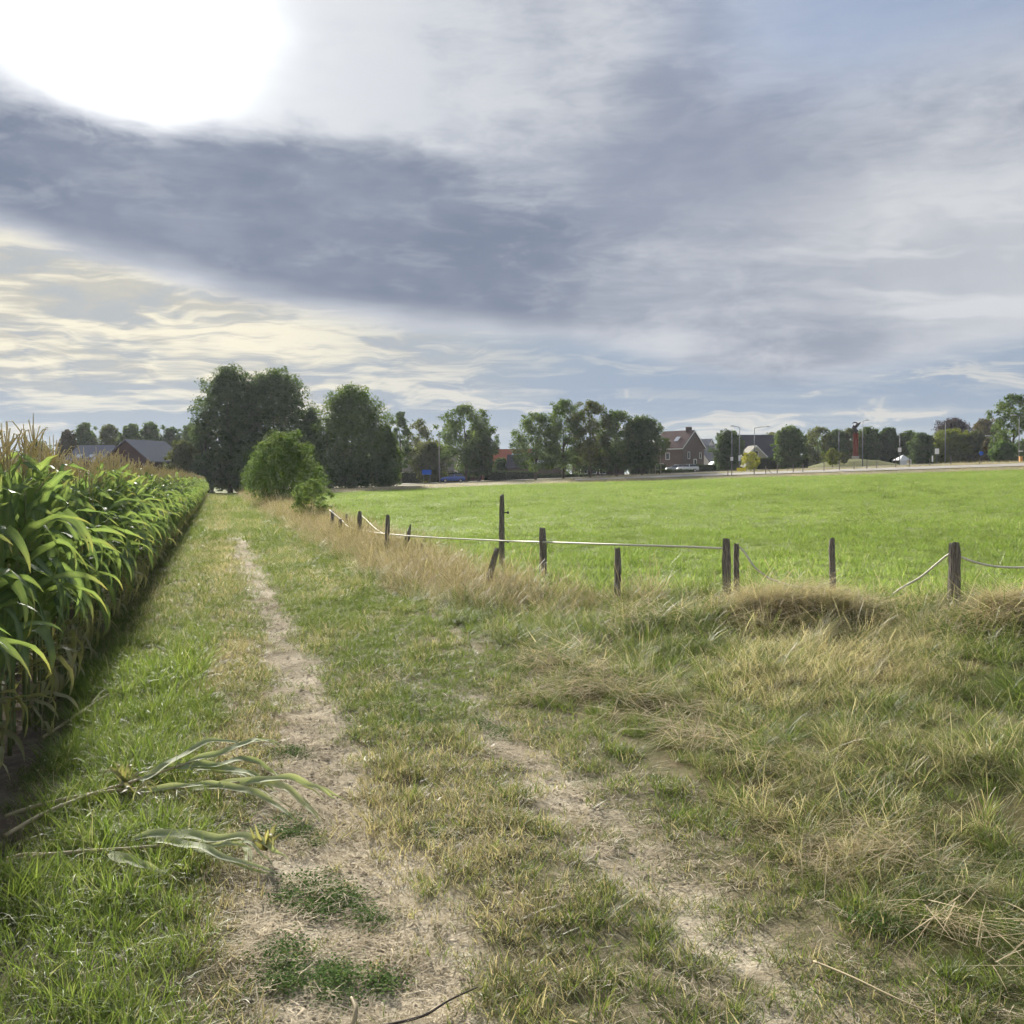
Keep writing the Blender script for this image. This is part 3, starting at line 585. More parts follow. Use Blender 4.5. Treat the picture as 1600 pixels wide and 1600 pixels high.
def house(name, label, px, D, rz, wd, ln, hw, hr, wall, roof, over=.35, chimney=None, windows=(), skylights=(), gutter=True, hip=0.0, z=None, trim='white_trim', cat='house', group=None):
    """gable end at local -y face, ridge along local y. windows: (face,'x along',z,w,h) faces: g gable -y, l side -x, r side +x"""
    x = PX(px, D); zb = Z(x, D) - .15 if z is None else z
    root = empty(name, (x, D, zb), R(rz), label, cat, group); W2, L2 = wd / 2, ln / 2; top = hw + hr
    b = MB()
    b.add([(-W2,-L2,0),(W2,-L2,0),(W2,-L2,hw),(0,-L2,top),(-W2,-L2,hw),(-W2,L2,0),(W2,L2,0),(W2,L2,hw),(0,L2,top),(-W2,L2,hw)],
          [(0,1,2,3,4),(9,8,7,6,5),(1,6,7,2),(5,0,4,9)]); b.build('wall', M[wall], root)
    k = over / W2; e = hw - hr * k; t = .16; up = .05
    for sgn, nm in ((-1, 'roof_slope'), (1, 'roof_slope')):
        r = MB(); hp = hip * L2
        xs_ = sgn * (W2 + over)
        v = [(xs_, -L2 - over, e + up), (0, -L2 - over + hp, top + up), (0, L2 + over - hp, top + up), (xs_, L2 + over, e + up)]
        v2 = [(p[0], p[1], p[2] + t) for p in v]
        r.add(v + v2, [(0,1,2,3)[::-1] if sgn < 0 else (0,1,2,3), (4,5,6,7), (0,1,5,4), (1,2,6,5), (2,3,7,6), (3,0,4,7)]); o = r.build(nm, M[roof], root)
        if gutter:
            g = MB(); g.box(xs_ - .09, xs_ + .09, -L2 - over, L2 + over, e - .12, e + .05 - .003); g.build('gutter', M[trim], root)
            f = MB(); f.add([(xs_, -L2 - over - .03, e - .1), (0, -L2 - over - .03 + hp, top - .1), (0, -L2 - over - .03 + hp, top + .2), (xs_, -L2 - over - .03, e + .2)], [(0,1,2,3)]); f.build('barge_board', M[trim], root)
        if hip:
            pass
        for (sx, yy, fr, sw, sh) in skylights:
            if sx != sgn: continue
            sl_ = Vector((sgn * (W2 + over), 0, e - top)); Lr = sl_.length; dd = sl_.normalized(); yv = Vector((0, 1, 0)); nn = dd.cross(yv) * (1 if sgn < 0 else -1)
            if nn.z < 0: nn = -nn
            c0 = Vector((0, yy, top + up + t)) + dd * Lr * fr; q = MB()
            pts = [c0 - yv*sw/2, c0 + yv*sw/2, c0 + yv*sw/2 + dd*sh, c0 - yv*sw/2 + dd*sh]
            q.add([p + nn*.02 for p in pts] + [p + nn*.1 for p in pts], [(0,1,2,3),(4,5,6,7),(0,1,5,4),(1,2,6,5),(2,3,7,6),(3,0,4,7)]); q.build('skylight', M['sky_glass'], root)
    if hip:
        hp = hip * L2
        for s in (-1, 1):
            yy = s * (L2 + over); yt = s * (L2 + over - hp); r = MB(); v = [(-W2 - over, yy, e + up + t), (W2 + over, yy, e + up + t), (0, yt, top + up + t)]
            r.add(v, [(0,1,2)]); r.build('roof_hip', M[roof], root)
    if chimney:
        cxx, cyy, cw, ch = chimney; c = MB(); c.box(cxx - cw/2, cxx + cw/2, cyy - cw/2, cyy + cw/2, top - 1.0, top + ch); ch_o = c.build('chimney', M['brickdark'], root)
        c = MB(); c.box(cxx - cw/2 - .06, cxx + cw/2 + .06, cyy - cw/2 - .06, cyy + cw/2 + .06, top + ch, top + ch + .12); c.build('chimney_cap', M['concrete'], ch_o)
    for (face, a, z0, ww, hh, frame) in windows:
        if face == 'g': org, ax, nn = Vector((0, -L2, 0)), Vector((1, 0, 0)), Vector((0, -1, 0))
        elif face == 'l': org, ax, nn = Vector((-W2, 0, 0)), Vector((0, -1, 0)), Vector((-1, 0, 0))
        else: org, ax, nn = Vector((W2, 0, 0)), Vector((0, 1, 0)), Vector((1, 0, 0))
        def slab(nme, a0, a1, za, zb_, d0, d1, m_, par):
            s = MB(); P_ = [org + ax*aa + Vector((0,0,zz)) + nn*dd for dd in (d0, d1) for aa, zz in ((a0, za), (a1, za), (a1, zb_), (a0, zb_))]
            s.add(P_, [(0,1,2,3),(4,5,6,7),(0,1,5,4),(1,2,6,5),(2,3,7,6),(3,0,4,7)]); return s.build(nme, M[m_], par)
        wo = slab('window', a - ww/2, a + ww/2, z0, z0 + hh, -.05, .012, 'glass', root)
        th = .14 if frame > 1 else .08
        if frame:
            slab('frame', a - ww/2 - th, a - ww/2, z0, z0 + hh + th, -.02, .07, 'white_trim', wo); slab('frame', a + ww/2, a + ww/2 + th, z0, z0 + hh + th, -.02, .07, 'white_trim', wo)
            slab('frame', a - ww/2, a + ww/2, z0 + hh, z0 + hh + th, -.02, .066, 'white_trim', wo); slab('sill', a - ww/2 - th, a + ww/2 + th, z0 - .1, z0, -.02, .12, 'white_trim', wo)
    return root
house('brick_house', 'two-storey brown brick house with steep roof and two skylights', 1060, 212, 42, 7.0, 7.6, 5.2, 3.3, 'brick_brown', 'tile_brown', chimney=(0, -2.6, .9, .8),
      windows=(('g', -1.5, 2.9, .55, 1.3, 1), ('g', .6, 1.2, .75, 1.5, 2), ('g', 2.3, 3.0, .5, 1.1, 1), ('l', 0, 2.8, .9, 1.2, 1), ('l', -2.0, .6, 1.6, 1.3, 1)), skylights=((-1, -1.2, .38, 1.0, 1.3), (-1, 2.2, .5, 1.0, 1.2)))
house('white_gabled_house', 'white gabled house with grey roof behind the brick house', 1087, 235, 42, 6.6, 8.5, 3.4, 3.9, 'white_wall', 'slate', windows=(('g', 0, 4.2, .9, 1.1, 1),))
house('grey_roofed_annex', 'lower dark roofed annex in front of the white gabled house', 1104, 224, -48, 6.0, 6.5, 2.3, 3.3, 'white_wall', 'tile_grey')
house('dark_roofed_house', 'long low house under a huge dark hipped roof', 1184, 222, 90, 9.5, 13, 2.4, 5.0, 'white_wall', 'tile_dark', hip=.42, gutter=False)
house('dormer_wing', 'pale gabled wing in front of the dark hipped roof', 1175, 212, 8, 4.2, 4.0, 2.9, 2.0, 'cream_wall', 'thatch', windows=(('g', 0, 3.0, .8, .9, 1),))
house('white_outbuilding', 'small white outbuilding right of the dark hipped roof', 1206, 245, 60, 4, 5, 4.0, 1.4, 'white_wall', 'tile_grey')
house('red_brick_house', 'red brick house with red tiled roof half hidden by trees', 795, 212, 72, 8.0, 9.5, 2.9, 3.3, 'brick_red', 'tile_red', chimney=(0, 2.5, .7, .6), windows=(('l', 2, .9, 1.2, 1.3, 1), ('l', -2, .9, 1.2, 1.3, 1)), skylights=((-1, -2.4, .28, 2.6, 1.7),))
house('dark_barn', 'low dark roofed barn with a long bright roof panel', 838, 205, 84, 6.5, 11, 2.3, 2.4, 'brick_brown', 'tile_dark', gutter=False, skylights=((-1, -.5, .5, 4.6, 1.0),))
house('grey_roofed_house', 'grey thatched roof house hidden behind the wooden pole', 668, 222, 78, 9, 14, 2.6, 4.4, 'white_wall', 'thatch', gutter=False)
house('garden_shed', 'small dark shed behind the hedge by the broad roadside tree', 736, 206, 88, 3.4, 4.2, 2.1, .9, 'brick_dark', 'tile_grey', gutter=False, cat='shed')
house('low_shop', 'low building with white framed windows under the roadside row', 934, 200, 88, 5.0, 10, 2.6, 1.6, 'brick_dark', 'tile_dark', gutter=False, windows=(('l', -2.8, .6, 1.1, 1.5, 2), ('l', -1.0, .6, 1.1, 1.5, 2), ('l', .8, .6, 1.1, 1.5, 2)))
house('brick_barn', 'dark brick barn with slanted slate roof beyond the corn', 228, 150, -20, 8.2, 8.0, 3.6, 2.9, 'brick_dark', 'slate', gutter=False, z=1.0, cat='barn')
house('farmhouse', 'grey roofed farmhouse beyond the corn', 152, 165, 82, 6.0, 7.2, 4.0, 2.3, 'brick_dark', 'slate', gutter=False, hip=.25, z=1.0, skylights=((-1, 1.6, .62, .9, .8), (-1, -.6, .62, .9, .8)), cat='house')
house('farm_annex', 'low grey roofed annex between farmhouse and brick barn', 188, 155, 86, 4.0, 6.5, 3.6, .9, 'brick_dark', 'slate', gutter=False, z=1.0)

# ------------------------------------------------------------------ cars and street furniture
M['paint_blue'] = simple('blue_car_paint', (.06, .11, .36), .25, .6, var=.05); M['paint_white'] = simple('white_car_paint', (.75, .75, .75), .3, .5, var=.03); M['paint_grey'] = simple('grey_car_paint', (.23, .25, .28), .3, .5, var=.05)
M['tyre'] = simple('tyre', (.02, .02, .02), .9, .2); M['rim'] = simple('rim', (.45, .45, .46), .35, .5, .6); M['lampglass'] = simple('headlight_glass', (.75, .76, .78), .1, .8)
M['steel'] = simple('galvanised_steel', (.20, .21, .21), .65, .3, .2, var=.1); M['sign_blue'] = simple('blue_sign', (.01, .10, .55), .4, .4, var=.03); M['sign_yellow'] = simple('yellow_sign', (.75, .62, .02), .5, .4, var=.03)
M['rust'] = simple('rust_red_steel', (.17, .033, .02), .8, .3, var=.3, scale=2); M['dark_metal'] = simple('dark_bronze', (.035, .03, .035), .5, .5, .4); M['orange'] = simple('orange_box', (.65, .30, .06), .6, .3)
M['canvas'] = simple('white_canvas', (.78, .78, .78), .7, .2, var=.04); M['redtail'] = simple('tail_light', (.4, .01, .01), .3, .5)
def car(label, x, y, rz, paint, z=None):
    root = empty('parked_car', (x, y, (Z(x, y) + .06) if z is None else z), R(rz), label, 'car')
    # side profile in x (length) z, front at +x
    prof = [(-2.05,.32),(-2.1,.62),(-2.02,.92),(-1.9,1.02),(1.0,.98),(1.75,.84),(2.05,.66),(2.1,.40),(2.0,.28)]
    b = MB(); secs = []
    for yy, s, dz in ((-.86,.97,0),(-.80,1,0.02),(0,1.01,.05),(.80,1,.02),(.86,.97,0)):
        secs.append([(px*s, yy, pz + (dz if pz > .8 else 0)) for px, pz in prof])
    n = len(prof); V = sum(secs, []); Fc = [(j*n+i, j*n+(i+1)%n, (j+1)*n+(i+1)%n, (j+1)*n+i) for j in range(4) for i in range(n)]
    Fc += [tuple(range(n))[::-1], tuple(4*n+i for i in range(n))]; b.add(V, Fc); b.build('body', M[paint], root, True)
    cab = [(-1.95,1.0),(-1.5,1.40),(-.2,1.46),(.35,1.38),(1.15,.97)]; c = MB(); m_ = len(cab); V = [(px, -.72 if 0 < i < m_-1 and pz > 1.1 else -.79, pz - .015) for i, (px, pz) in enumerate(cab)] + [(px, .72 if pz > 1.1 else .79, pz - .015) for px, pz in cab]
    V = [(px, (-.64 if pz > 1.1 else -.79), pz) for px, pz in cab] + [(px, (.64 if pz > 1.1 else .79), pz) for px, pz in cab]
    c.add(V, [tuple(range(m_))[::-1], tuple(m_+i for i in range(m_))] + [(i, i+1, m_+i+1, m_+i) for i in range(m_-1)]); c.build('window', M['glass'], root)
    r = MB(); r.add([(-1.5,-.62,1.405),(-.2,-.64,1.47),(.35,-.62,1.39),(.35,.62,1.39),(-.2,.64,1.47),(-1.5,.62,1.405),(-1.45,-.55,1.44),(-.2,-.56,1.50),(.3,-.55,1.42),(.3,.55,1.42),(-.2,.56,1.50),(-1.45,.55,1.44)],
          [(6,7,10,11),(7,8,9,10),(0,1,7,6),(1,2,8,7),(2,3,9,8),(3,4,10,9),(4,5,11,10),(5,0,6,11)]); r.build('roof', M[paint], root)
    for px in (-.25,):
        for s in (-1, 1):
            p = MB(); p.add([(px-.05, s*.79, 1.0),(px+.05, s*.79, 1.0),(px+.05, s*.655, 1.44),(px-.05, s*.655, 1.44)], [(0,1,2,3)]); p.build('pillar', M[paint], root)
    for wx in (-1.3, 1.3):
        for s in (-1, 1):
            w = MB(); w.tube([(wx, s*.66, .31), (wx, s*.88, .31)], .31, 16); wo = w.build('wheel', M['tyre'], root); w = MB(); w.tube([(wx, s*.80, .31), (wx, s*.895, .31)], .19, 12); w.build('rim', M['rim'], wo)
    for s in (-1, 1):
        h = MB(); h.box(1.83, 2.07, s*.68 - .14, s*.68 + .14, .60, .72); h.build('headlight', M['lampglass'], root)
        h = MB(); h.box(-2.1, -1.98, s*.7 - .1, s*.7 + .1, .7, .9); h.build('tail_light', M['redtail'], root)
    return root
car('blue hatchback on the road in front of the long hedge', PX(708, 174), 174, 182, 'paint_blue')
car('grey car parked left in front of the brick house', PX(1056, 196), 196, 185, 'paint_grey')
car('white car parked right in front of the brick house', PX(1074, 192), 192, 176, 'paint_white')
def box_trailer():
    x, y = PX(1117, 196), 196; r = empty('utility_trailer', (x, y, Z(x, y) + .06), R(20), 'small white trailer by the hedge right of the brick house', 'trailer')
    b = MB(); b.prism([(-1.1,.45),(1.1,.45),(1.2,1.1),(.7,1.75),(-.5,1.8),(-1.1,1.2)], -.7, .7); b.build('body', M['paint_white'], r)
    for s in (-1, 1): w = MB(); w.tube([(0, s*.7, .3), (0, s*.88, .3)], .3, 12); w.build('wheel', M['tyre'], r)
    b = MB(); b.tube([(1.1, 0, .45), (2.1, 0, .42)], .05, 6); b.build('tow_bar', M['steel'], r)
box_trailer()
def lamp_post(px, top, D, label, arm=-1.2, head='flat'):
    x = PX(px, D); zb = Z(x, D) - .05; h = PZ(top, D) - zb; r = empty('street_lamp', (x, D, zb), 0, label, 'street lamp', 'street lamps round the roundabout')
    b = MB(); b.tube([(0,0,0),(0,0,h*.45),(0,0,h)], [.10, .08, .06], 8); b.build('pole', M['steel'], r, True)
    if arm:
        b = MB(); b.tube([(0,0,h-.05),(arm*.5,0,h+.18),(arm,0,h+.22)], .045, 6); b.build('arm', M['steel'], r, True)
    b = MB(); s = 1 if arm >= 0 else -1; a = arm or 0
    b.add([(a-.1*s,-.16,h+.16),(a+.75*s,-.13,h+.2),(a+.75*s,.13,h+.2),(a-.1*s,.16,h+.16),(a-.05*s,-.12,h+.34),(a+.7*s,-.1,h+.3),(a+.7*s,.1,h+.3),(a-.05*s,.12,h+.34)], [(0,1,2,3),(4,5,6,7),(0,1,5,4),(1,2,6,5),(2,3,7,6),(3,0,4,7)]); b.build('lamp_head', M['lamp_head'], r)
    return r
M['lamp_head'] = simple('lamp_housing', (.40, .41, .42), .6, .3)
for a in ((1143, 674, 186, 'lamp post left of the yellow green bush, nearest the dark tree', -.9), (1155, 668, 182, 'lamp post with white plate beside the yellow sign', -1.0), (1178, 669, 190, 'lamp post with long arm before the dark hipped roof', 2.2), (1310, 673, 200, 'lamp post left of the red column', .9), (1347, 659, 178, 'tall lamp post right of the red column', .4),
          (1405, 678, 188, 'lamp post with round sign beside the white marquee', .6), (1476, 660, 180, 'tall lamp post in front of the lime green tree', -1.2), (1552, 683, 190, 'lamp post with short left arm before the brown tree', -.9), (1591, 651, 172, 'tall lamp post with square head near the right edge', -.7)): lamp_post(*a)
def sign_post(px, top, D, w, h, m, label, cat='sign', legs=1, disc=False, name='road_sign', base_h=None):
    x = PX(px, D); zb = Z(x, D) - .05; H = PZ(top, D) - zb; r = empty(name, (x, D, zb), 0, label, cat)
    b = MB()
    if disc: b.tube([(0,-.06,H-w/2),(0,-.03,H-w/2)], w/2, 20)
    else: b.box(-w/2, w/2, -.07, -.03, H - h, H)
    b.build('plate', M[m], r)
    for i in range(legs):
        lx = 0 if legs == 1 else (-w*.35 + i * w*.7/(legs-1)); l = MB(); l.tube([(lx,0,0),(lx,0,H-.05)], .035, 6); l.build('leg', M['steel'], r)
    return r
sign_post(667, 734, 168, 1.5, .8, 'sign_blue', 'blue rectangular road sign on two legs left of the wooden pole', legs=2)
sign_post(1158, 731, 168, 1.5, .75, 'sign_yellow', 'yellow rectangular sign on the verge by the lamp posts', legs=2)
sign_post(1161, 716, 190, .65, .65, 'white_trim', 'small white round sign right of the lamp post with plate', disc=True)
sign_post(1150, 720, 200, .5, .5, 'white_trim', 'tiny white sign between the two lamp posts', disc=True)
sign_post(1463, 701, 188, .75, 1.0, 'white_trim', 'white and blue sign plates on a post left of the tall lamp post')
sign_post(1532, 705, 192, .8, .8, 'sign_blue', 'small blue sign on a thin post before the olive tree', disc=True)
sign_post(1456, 712, 186, .25, 1.1, 'white_trim', 'white bollard beside the white and blue sign', cat='bollard', name='bollard')
def plate_on(px, py, D, w, h, label, m='white_trim'):
    x = PX(px, D); b = MB(); b.box(-w/2, w/2, -.03, .03, -h/2, h/2); o = b.build('sign_plate', M[m]); o.location = (x, D, PZ(py, D)); tag(o, label, 'sign'); return o
plate_on(1155, 716, 181.8, .38, 1.0, 'white plate fixed to the lamp post beside the yellow sign')
plate_on(1143, 717, 185.8, .5, .7, 'grey white plate fixed to the left lamp post')
plate_on(1405, 703, 187.8, .6, .8, 'pale plate fixed to the lamp post beside the white marquee')
plate_on(1594, 705, 171.8, .7, .18, 'white street name plate on the rightmost lamp post')
def cabinet():
    x, y = PX(1594, 170), 170; b = MB(); b.box(-.22, .22, -.2, .2, 0, .85); b.box(-.26, .26, -.24, .24, .852, .93); b.box(-.2, -.01, -.215, -.203, .08, .8); b.box(.01, .2, -.215, -.203, .08, .8)
    o = b.build('cable_cabinet', M['orange']); o.location = (x, y, Z(x, y)); tag(o, 'small orange cabinet at the foot of the rightmost lamp post', 'cabinet')
cabinet()
def pole(px, top, py, D, label, r0=.11, m='post', cat='pole'):
    x = PX(px, D); zb = Z(x, D) - .1; h = PZ(top, D) - zb; r = empty('utility_pole', (x, D, zb), 0, label, cat); b = MB(); b.tube([(0,0,0),(-.05,0,h*.5),(-.12,0,h)], [r0*1.2, r0, r0*.75], 8); b.build('shaft', M[m], r, True)
    b = MB(); b.box(-.35, .12, -.04, .04, h - .35, h - .25); b.build('cross_arm', M['dark_metal'], r); b = MB(); b.tube([(0,0,h*.26),(0,0,h*.3)], r0*1.7, 8); b.build('band', M['steel'], r)
M['pole_wood'] = simple('pale_pole_wood', (.30, .27, .23), .9, .2, var=.2, scale=3)
pole(687, 676, 752, 176, 'slender wooden pole left of the blue car', m='pole_wood')
pole(292, 690, 745, 150, 'slender pole before the trees at the left of the track end', .07, m='pole_wood')
pole(1024, 715, 738, 172, 'left pale tree stake before the brick house', .06, m='pole_wood', cat='stake'); pole(1032.5, 700, 738, 172, 'right taller pale stake before the brick house', .06, m='pole_wood', cat='stake')

# roundabout mound with column and sculpture
def mound():
    cx_, cy_ = PX(1330, 205), 205; nx, ny = 40, 24; V = []
    z0 = Z(cx_, cy_)
    for j in range(ny):
        rr = j / (ny - 1)
        for i in range(nx):
            t = 2 * math.pi * i / nx; x = cx_ + math.cos(t) * rr * 9.5; y = cy_ + math.sin(t) * rr * 8
            hh = (1 - rr ** 2) ** 1.0 * 1.45; hh += .12 * math.sin(rr * 14) * (1 - rr); V.append((x, y, Z(x, y) - .05 + hh))
    Fc = [(j*nx+i, j*nx+(i+1)%nx, (j+1)*nx+(i+1)%nx, (j+1)*nx+i) for j in range(ny-1) for i in range(nx)]
    b = MB(); b.add(V, Fc); m = simple('mound_grass', (.15, .155, .06), .95, .1, var=.5, scale=.9, bump=.8, bscale=6); tag(b.build('roundabout_mound', m, smooth=True), kind='structure')
    x, y = PX(1336, 200), 200; zb = PZ(712, 200) - .2; h = PZ(678, 200) - zb
    r = empty('sculpture_column', (x, y, zb), R(20), 'rust red square column on the roundabout mound', 'column'); b = MB()
    b.box(-.36, .36, -.36, .36, 0, h); b.build('shaft', M['rust'], r); b = MB(); b.box(-.42, .42, -.42, .42, h + .002, h + .14); b.build('capital', M['rust'], r); b = MB(); b.box(-.5, .5, -.5, .5, -.4, .12); b.build('plinth', M['concrete'], r)
    s = empty('statue', (x, y, zb + h + .14), 0, 'dark abstract bronze figure on top of the red column', 'sculpture')
    b = MB(); b.tube([(0,0,0),(-.1,0,.6),(-.35,0,1.2),(-.55,0,1.55)], [.22,.34,.42,.12], 8); b.tube([(-.2,0,1.05),(.15,0,1.45),(.55,0,1.75),(.95,0,2.1)], [.3,.34,.22,.06], 8); b.build('torso', M['dark_metal'], s, True)
    b = MB(); b.tube([(.4,0,1.65),(.2,0,2.0),(-.3,0,2.1),(-.7,0,1.9)], [.14,.16,.12,.05], 6); b.build('wing', M['dark_metal'], s, True)
    b = MB(); b.tube([(.1,0,0),(.45,.1,.45),(.1,.1,.85)], [.1,.12,.1], 6); b.build('support', M['dark_metal'], s, True)
mound()
def marquee():
    x, y = PX(1409, 205), 205; r = empty('marquee', (x, y, Z(x, y)), R(15), 'small white marquee at the low end of the mound', 'tent'); b = MB()
    b.add([(-1.4,-1.2,.9),(1.4,-1.2,.9),(1.4,1.2,.9),(-1.4,1.2,.9),(0.2,0,2.0)], [(0,1,4),(1,2,4),(2,3,4),(3,0,4)]); b.build('canopy', M['canvas'], r)
    b = MB(); b.quad((-1.4,-1.2,0),(.2,-1.2,0),(.2,-1.2,.9),(-1.4,-1.2,.9)); b.quad((1.4,-1.2,0),(1.4,1.2,0),(1.4,1.2,.9),(1.4,-1.2,.9)); b.build('side_wall', M['canvas'], r)
    for sx in (-1.38, 1.38):
        for sy in (-1.18, 1.18): b = MB(); b.tube([(sx, sy, 0), (sx, sy, .92)], .04, 6); b.build('leg', M['steel'], r)
marquee()
x, y = PX(1173, 172), 172
make_tree('roadside_bush', x, y, PZ(706, 172) - Z(x, y), 1.6, .3, M['tree_yellow'], 'yellow green young bush beside the yellow sign', 'oval', 16, .4, 1800, .26, cat='shrub', airy=.3)
x, y = PX(1318, 196), 196
make_tree('roadside_bush', x, y, 2.3, 1.0, .4, M['tree_olive'], 'pale olive bush on the mound left of the red column', 'oval', 14, .42, 1600, .28, cat='shrub', airy=.3, zb=Z(x, y) + .4)
x, y = PX(1300, 196), 196
make_tree('roadside_bush', x, y, 3.6, 1.4, .6, M['tree_lime'], 'loose yellowish young tree at the left end of the mound', 'oval', 16, .42, 2200, .3, cat='tree', airy=.3)
# small far fence along the edge of the meadow
for px, lb in ((1137, 'leftmost small fence post on the dry bank, left of the two lamp posts'), (1143, 'small fence post on the bank at the foot of the left lamp post'), (1178, 'small fence post on the bank just right of the yellow green bush'),
               (1196, 'small fence post on the bank with a slanting brace'), (1214, 'small fence post on the bank in front of the tall hedge'), (1239, 'small fence post on the bank below the round green tree'), (1254, 'small fence post on the bank right of the round green tree'),
               (1287, 'small fence post on the bank at the left end of the mound'), (1311, 'small fence post on the bank below the pale olive bush'), (1334, 'small fence post on the bank straight below the red column'), (1354, 'small fence post on the bank right of the tall lamp post by the red column'),
               (1369, 'small fence post on the bank below the right slope of the mound'), (1399, 'small fence post on the bank left of the white marquee'), (1420, 'small fence post on the bank right of the white marquee'), (1452, 'small fence post on the bank left of the white bollard'),
               (1485, 'small fence post on the bank right of the lamp post before the lime tree'), (1530, 'rightmost small fence post on the bank, below the round blue sign')):
    D = 147; x = PX(px, D); h = random.uniform(1.0, 1.5); b = MB(); b.tube([(0,0,-.1),(.02,0,h*.5),(random.uniform(-.06,.06),0,h)], [.07,.065,.06], 6)
    o = b.build('far_fence_post', M['post']); o.location = (x, D, Z(x, D)); tag(o, lb, 'fence post', 'fence posts along the dry bank')
    if px == 1196: b = MB(); b.tube([(.05,0,h*.8),(1.0,0,0)], .05, 5); b.build('brace', M['post'], o)

# ------------------------------------------------------------------ near fence posts and tape
def fence_post(px, top, py, r, label, tiltx=0, tilty=0, sq=False, point=False, D=None, insul=False):
    x, y = GP(px, py) if D is None else (PX(px, D), D)
    zb = Z(x, y) - .12; h = PZ(top, y) - zb; r *= .9
    root = empty('fence_post', (x, y, zb), random.uniform(0, 3), label, 'fence post', 'pasture fence posts'); b = MB(); n = 4 if sq else 9; k = 7; V = []
    rz = root.rotation_euler.z
    tx, ty = tiltx * h, tilty * h
    lx, ly = math.cos(-rz)*tx - math.sin(-rz)*ty, math.sin(-rz)*tx + math.cos(-rz)*ty
    ph = random.uniform(0, 6)
    for i in range(k):
        f = i / (k - 1); rr = r * (1 - .12 * f) * (1 + random.uniform(-.06, .06))
        if point and f > .7: rr *= max(.15, 1 - (f - .7) * 2.6)
        if i == k - 1 and not point: rr *= .86
        for q in range(n):
            t = 2 * math.pi * q / n + .2; w = rr * (1 + .1 * math.sin(2 * t + ph) + random.uniform(-.05, .05))
            zz = h * f + (random.uniform(-.03, .015) if i == k - 1 else 0)
            V.append((lx * f + math.cos(t) * w + .01 * math.sin(f * 5 + ph), ly * f + math.sin(t) * w, zz))
    Fc = [(i*n+q, i*n+(q+1)%n, (i+1)*n+(q+1)%n, (i+1)*n+q) for i in range(k-1) for q in range(n)] + [tuple((k-1)*n+q for q in range(n))]
    b.add(V, Fc); b.build('shaft', M['post'], root)
    if insul:
        for zz in insul:
            b = MB(); b.tube([(0, 0, zz), (math.cos(-rz)*.13, math.sin(-rz)*.13, zz)], .012, 6); b.tube([(math.cos(-rz)*.12, math.sin(-rz)*.12, zz-.025), (math.cos(-rz)*.12, math.sin(-rz)*.12, zz+.025)], .022, 8); b.build('insulator', M['dark_metal'], root)
    return root
fence_post(519, 798, 838, .07, 'thick post at the far left end of the fence below the small bush')
fence_post(531, 811, 840, .065, 'short stubby post, second from the far left of the fence')
fence_post(541.5, 803, 834, .05, 'thin dark post standing behind the short stubby post')
fence_post(562, 799, 846, .075, 'upright post, fourth from the far left, holding the slack strand')
fence_post(602, 804, 868, .07, 'slightly leaning dark post before the pointed grey one', tiltx=.06)
fence_post(626, 819, 868, .07, 'pointed grey leaning post in the dry grass', tiltx=.28, point=True)
fence_post(639, 849, 872, .05, 'low stump just right of the pointed grey post')
fence_post(660, 850, 874, .035, 'tiny stump sunk in dry grass left of the tall post')
fence_post(756, 856, 925, .055, 'short dark post leaning strongly to the right', tiltx=.25)
fence_post(784, 773, 880, .065, 'tallest post, standing alone with insulator, behind the tape', D=19.8, insul=(.62, 1.18))
fence_post(848, 825, 908, .075, 'grey round post where the tape crosses, right of the tall post')
fence_post(965, 856, 942, .058, 'post with twine just below the tape at the fence corner')
fence_post(1138, 842, 942, .065, 'left post of the close pair where the tape ends', tiltx=-.03)
fence_post(1152, 850, 940, .05, 'right thinner post of the close pair where the slack tape starts', tiltx=-.01)
fence_post(1303, 841, 940, .058, 'lone post rising out of the hay heap', tiltx=-.02)
fence_post(1492, 847, 950, .082, 'thick grey post on the right carrying the sagging tape')
def strand(name, pts, r, label, m='tape'):
    P = [Vector((PX(a, D), D, PZ(b, D))) for a, b, D in pts]; Q = []
    for i in range(len(P) - 1):
        p0, p1, p2, p3 = P[max(i-1, 0)], P[i], P[i+1], P[min(i+2, len(P)-1)]
        for k in range(6):
            t = k / 6; Q.append(.5 * ((2*p1) + (p2-p0)*t + (2*p0-5*p1+4*p2-p3)*t*t + (3*p1-p0-3*p2+p3)*t**3))
    Q.append(P[-1]); b = MB(); b.tube(Q, r, 6); o = b.build(name, M[m], smooth=True); tag(o, label, 'fence tape'); return o
strand('fence_tape', [(515, 797, 32.5), (533, 812, 31.5), (545, 823, 30.5), (575, 830, 28), (602, 834, 24.2), (660, 839, 22), (784, 845, 19.6), (848, 847, 17.2), (965, 851, 14.9), (1060, 854, 14.4), (1131, 857, 14.0)], .015, 'long taut white tape running from the small bush to the post pair')
strand('fence_tape', [(1150, 851, 14.1), (1163, 862, 14.1), (1178, 884, 14.0), (1196, 900, 14.0), (1216, 909, 13.9), (1245, 917, 13.7), (1275, 924, 13.6)], .013, 'slack white tape drooping from the post pair into the hay')
strand('fence_tape', [(1398, 928, 13.4), (1412, 918, 13.3), (1440, 902, 13.2), (1464, 882, 13.1), (1481, 868, 13.0), (1489, 866, 12.9)], .013, 'white tape rising out of the hay to the thick right post')
strand('fence_tape', [(1497, 868, 12.9), (1520, 877, 12.8), (1555, 885, 12.7), (1600, 887, 12.6), (1680, 884, 12.4)], .013, 'white tape sagging from the thick right post out of view')
strand('fence_twine', [(560, 801, 29.4), (572, 812, 28), (587, 826, 26), (598, 833, 24.6)], .007, 'thin slack twine between two posts near the small bush')

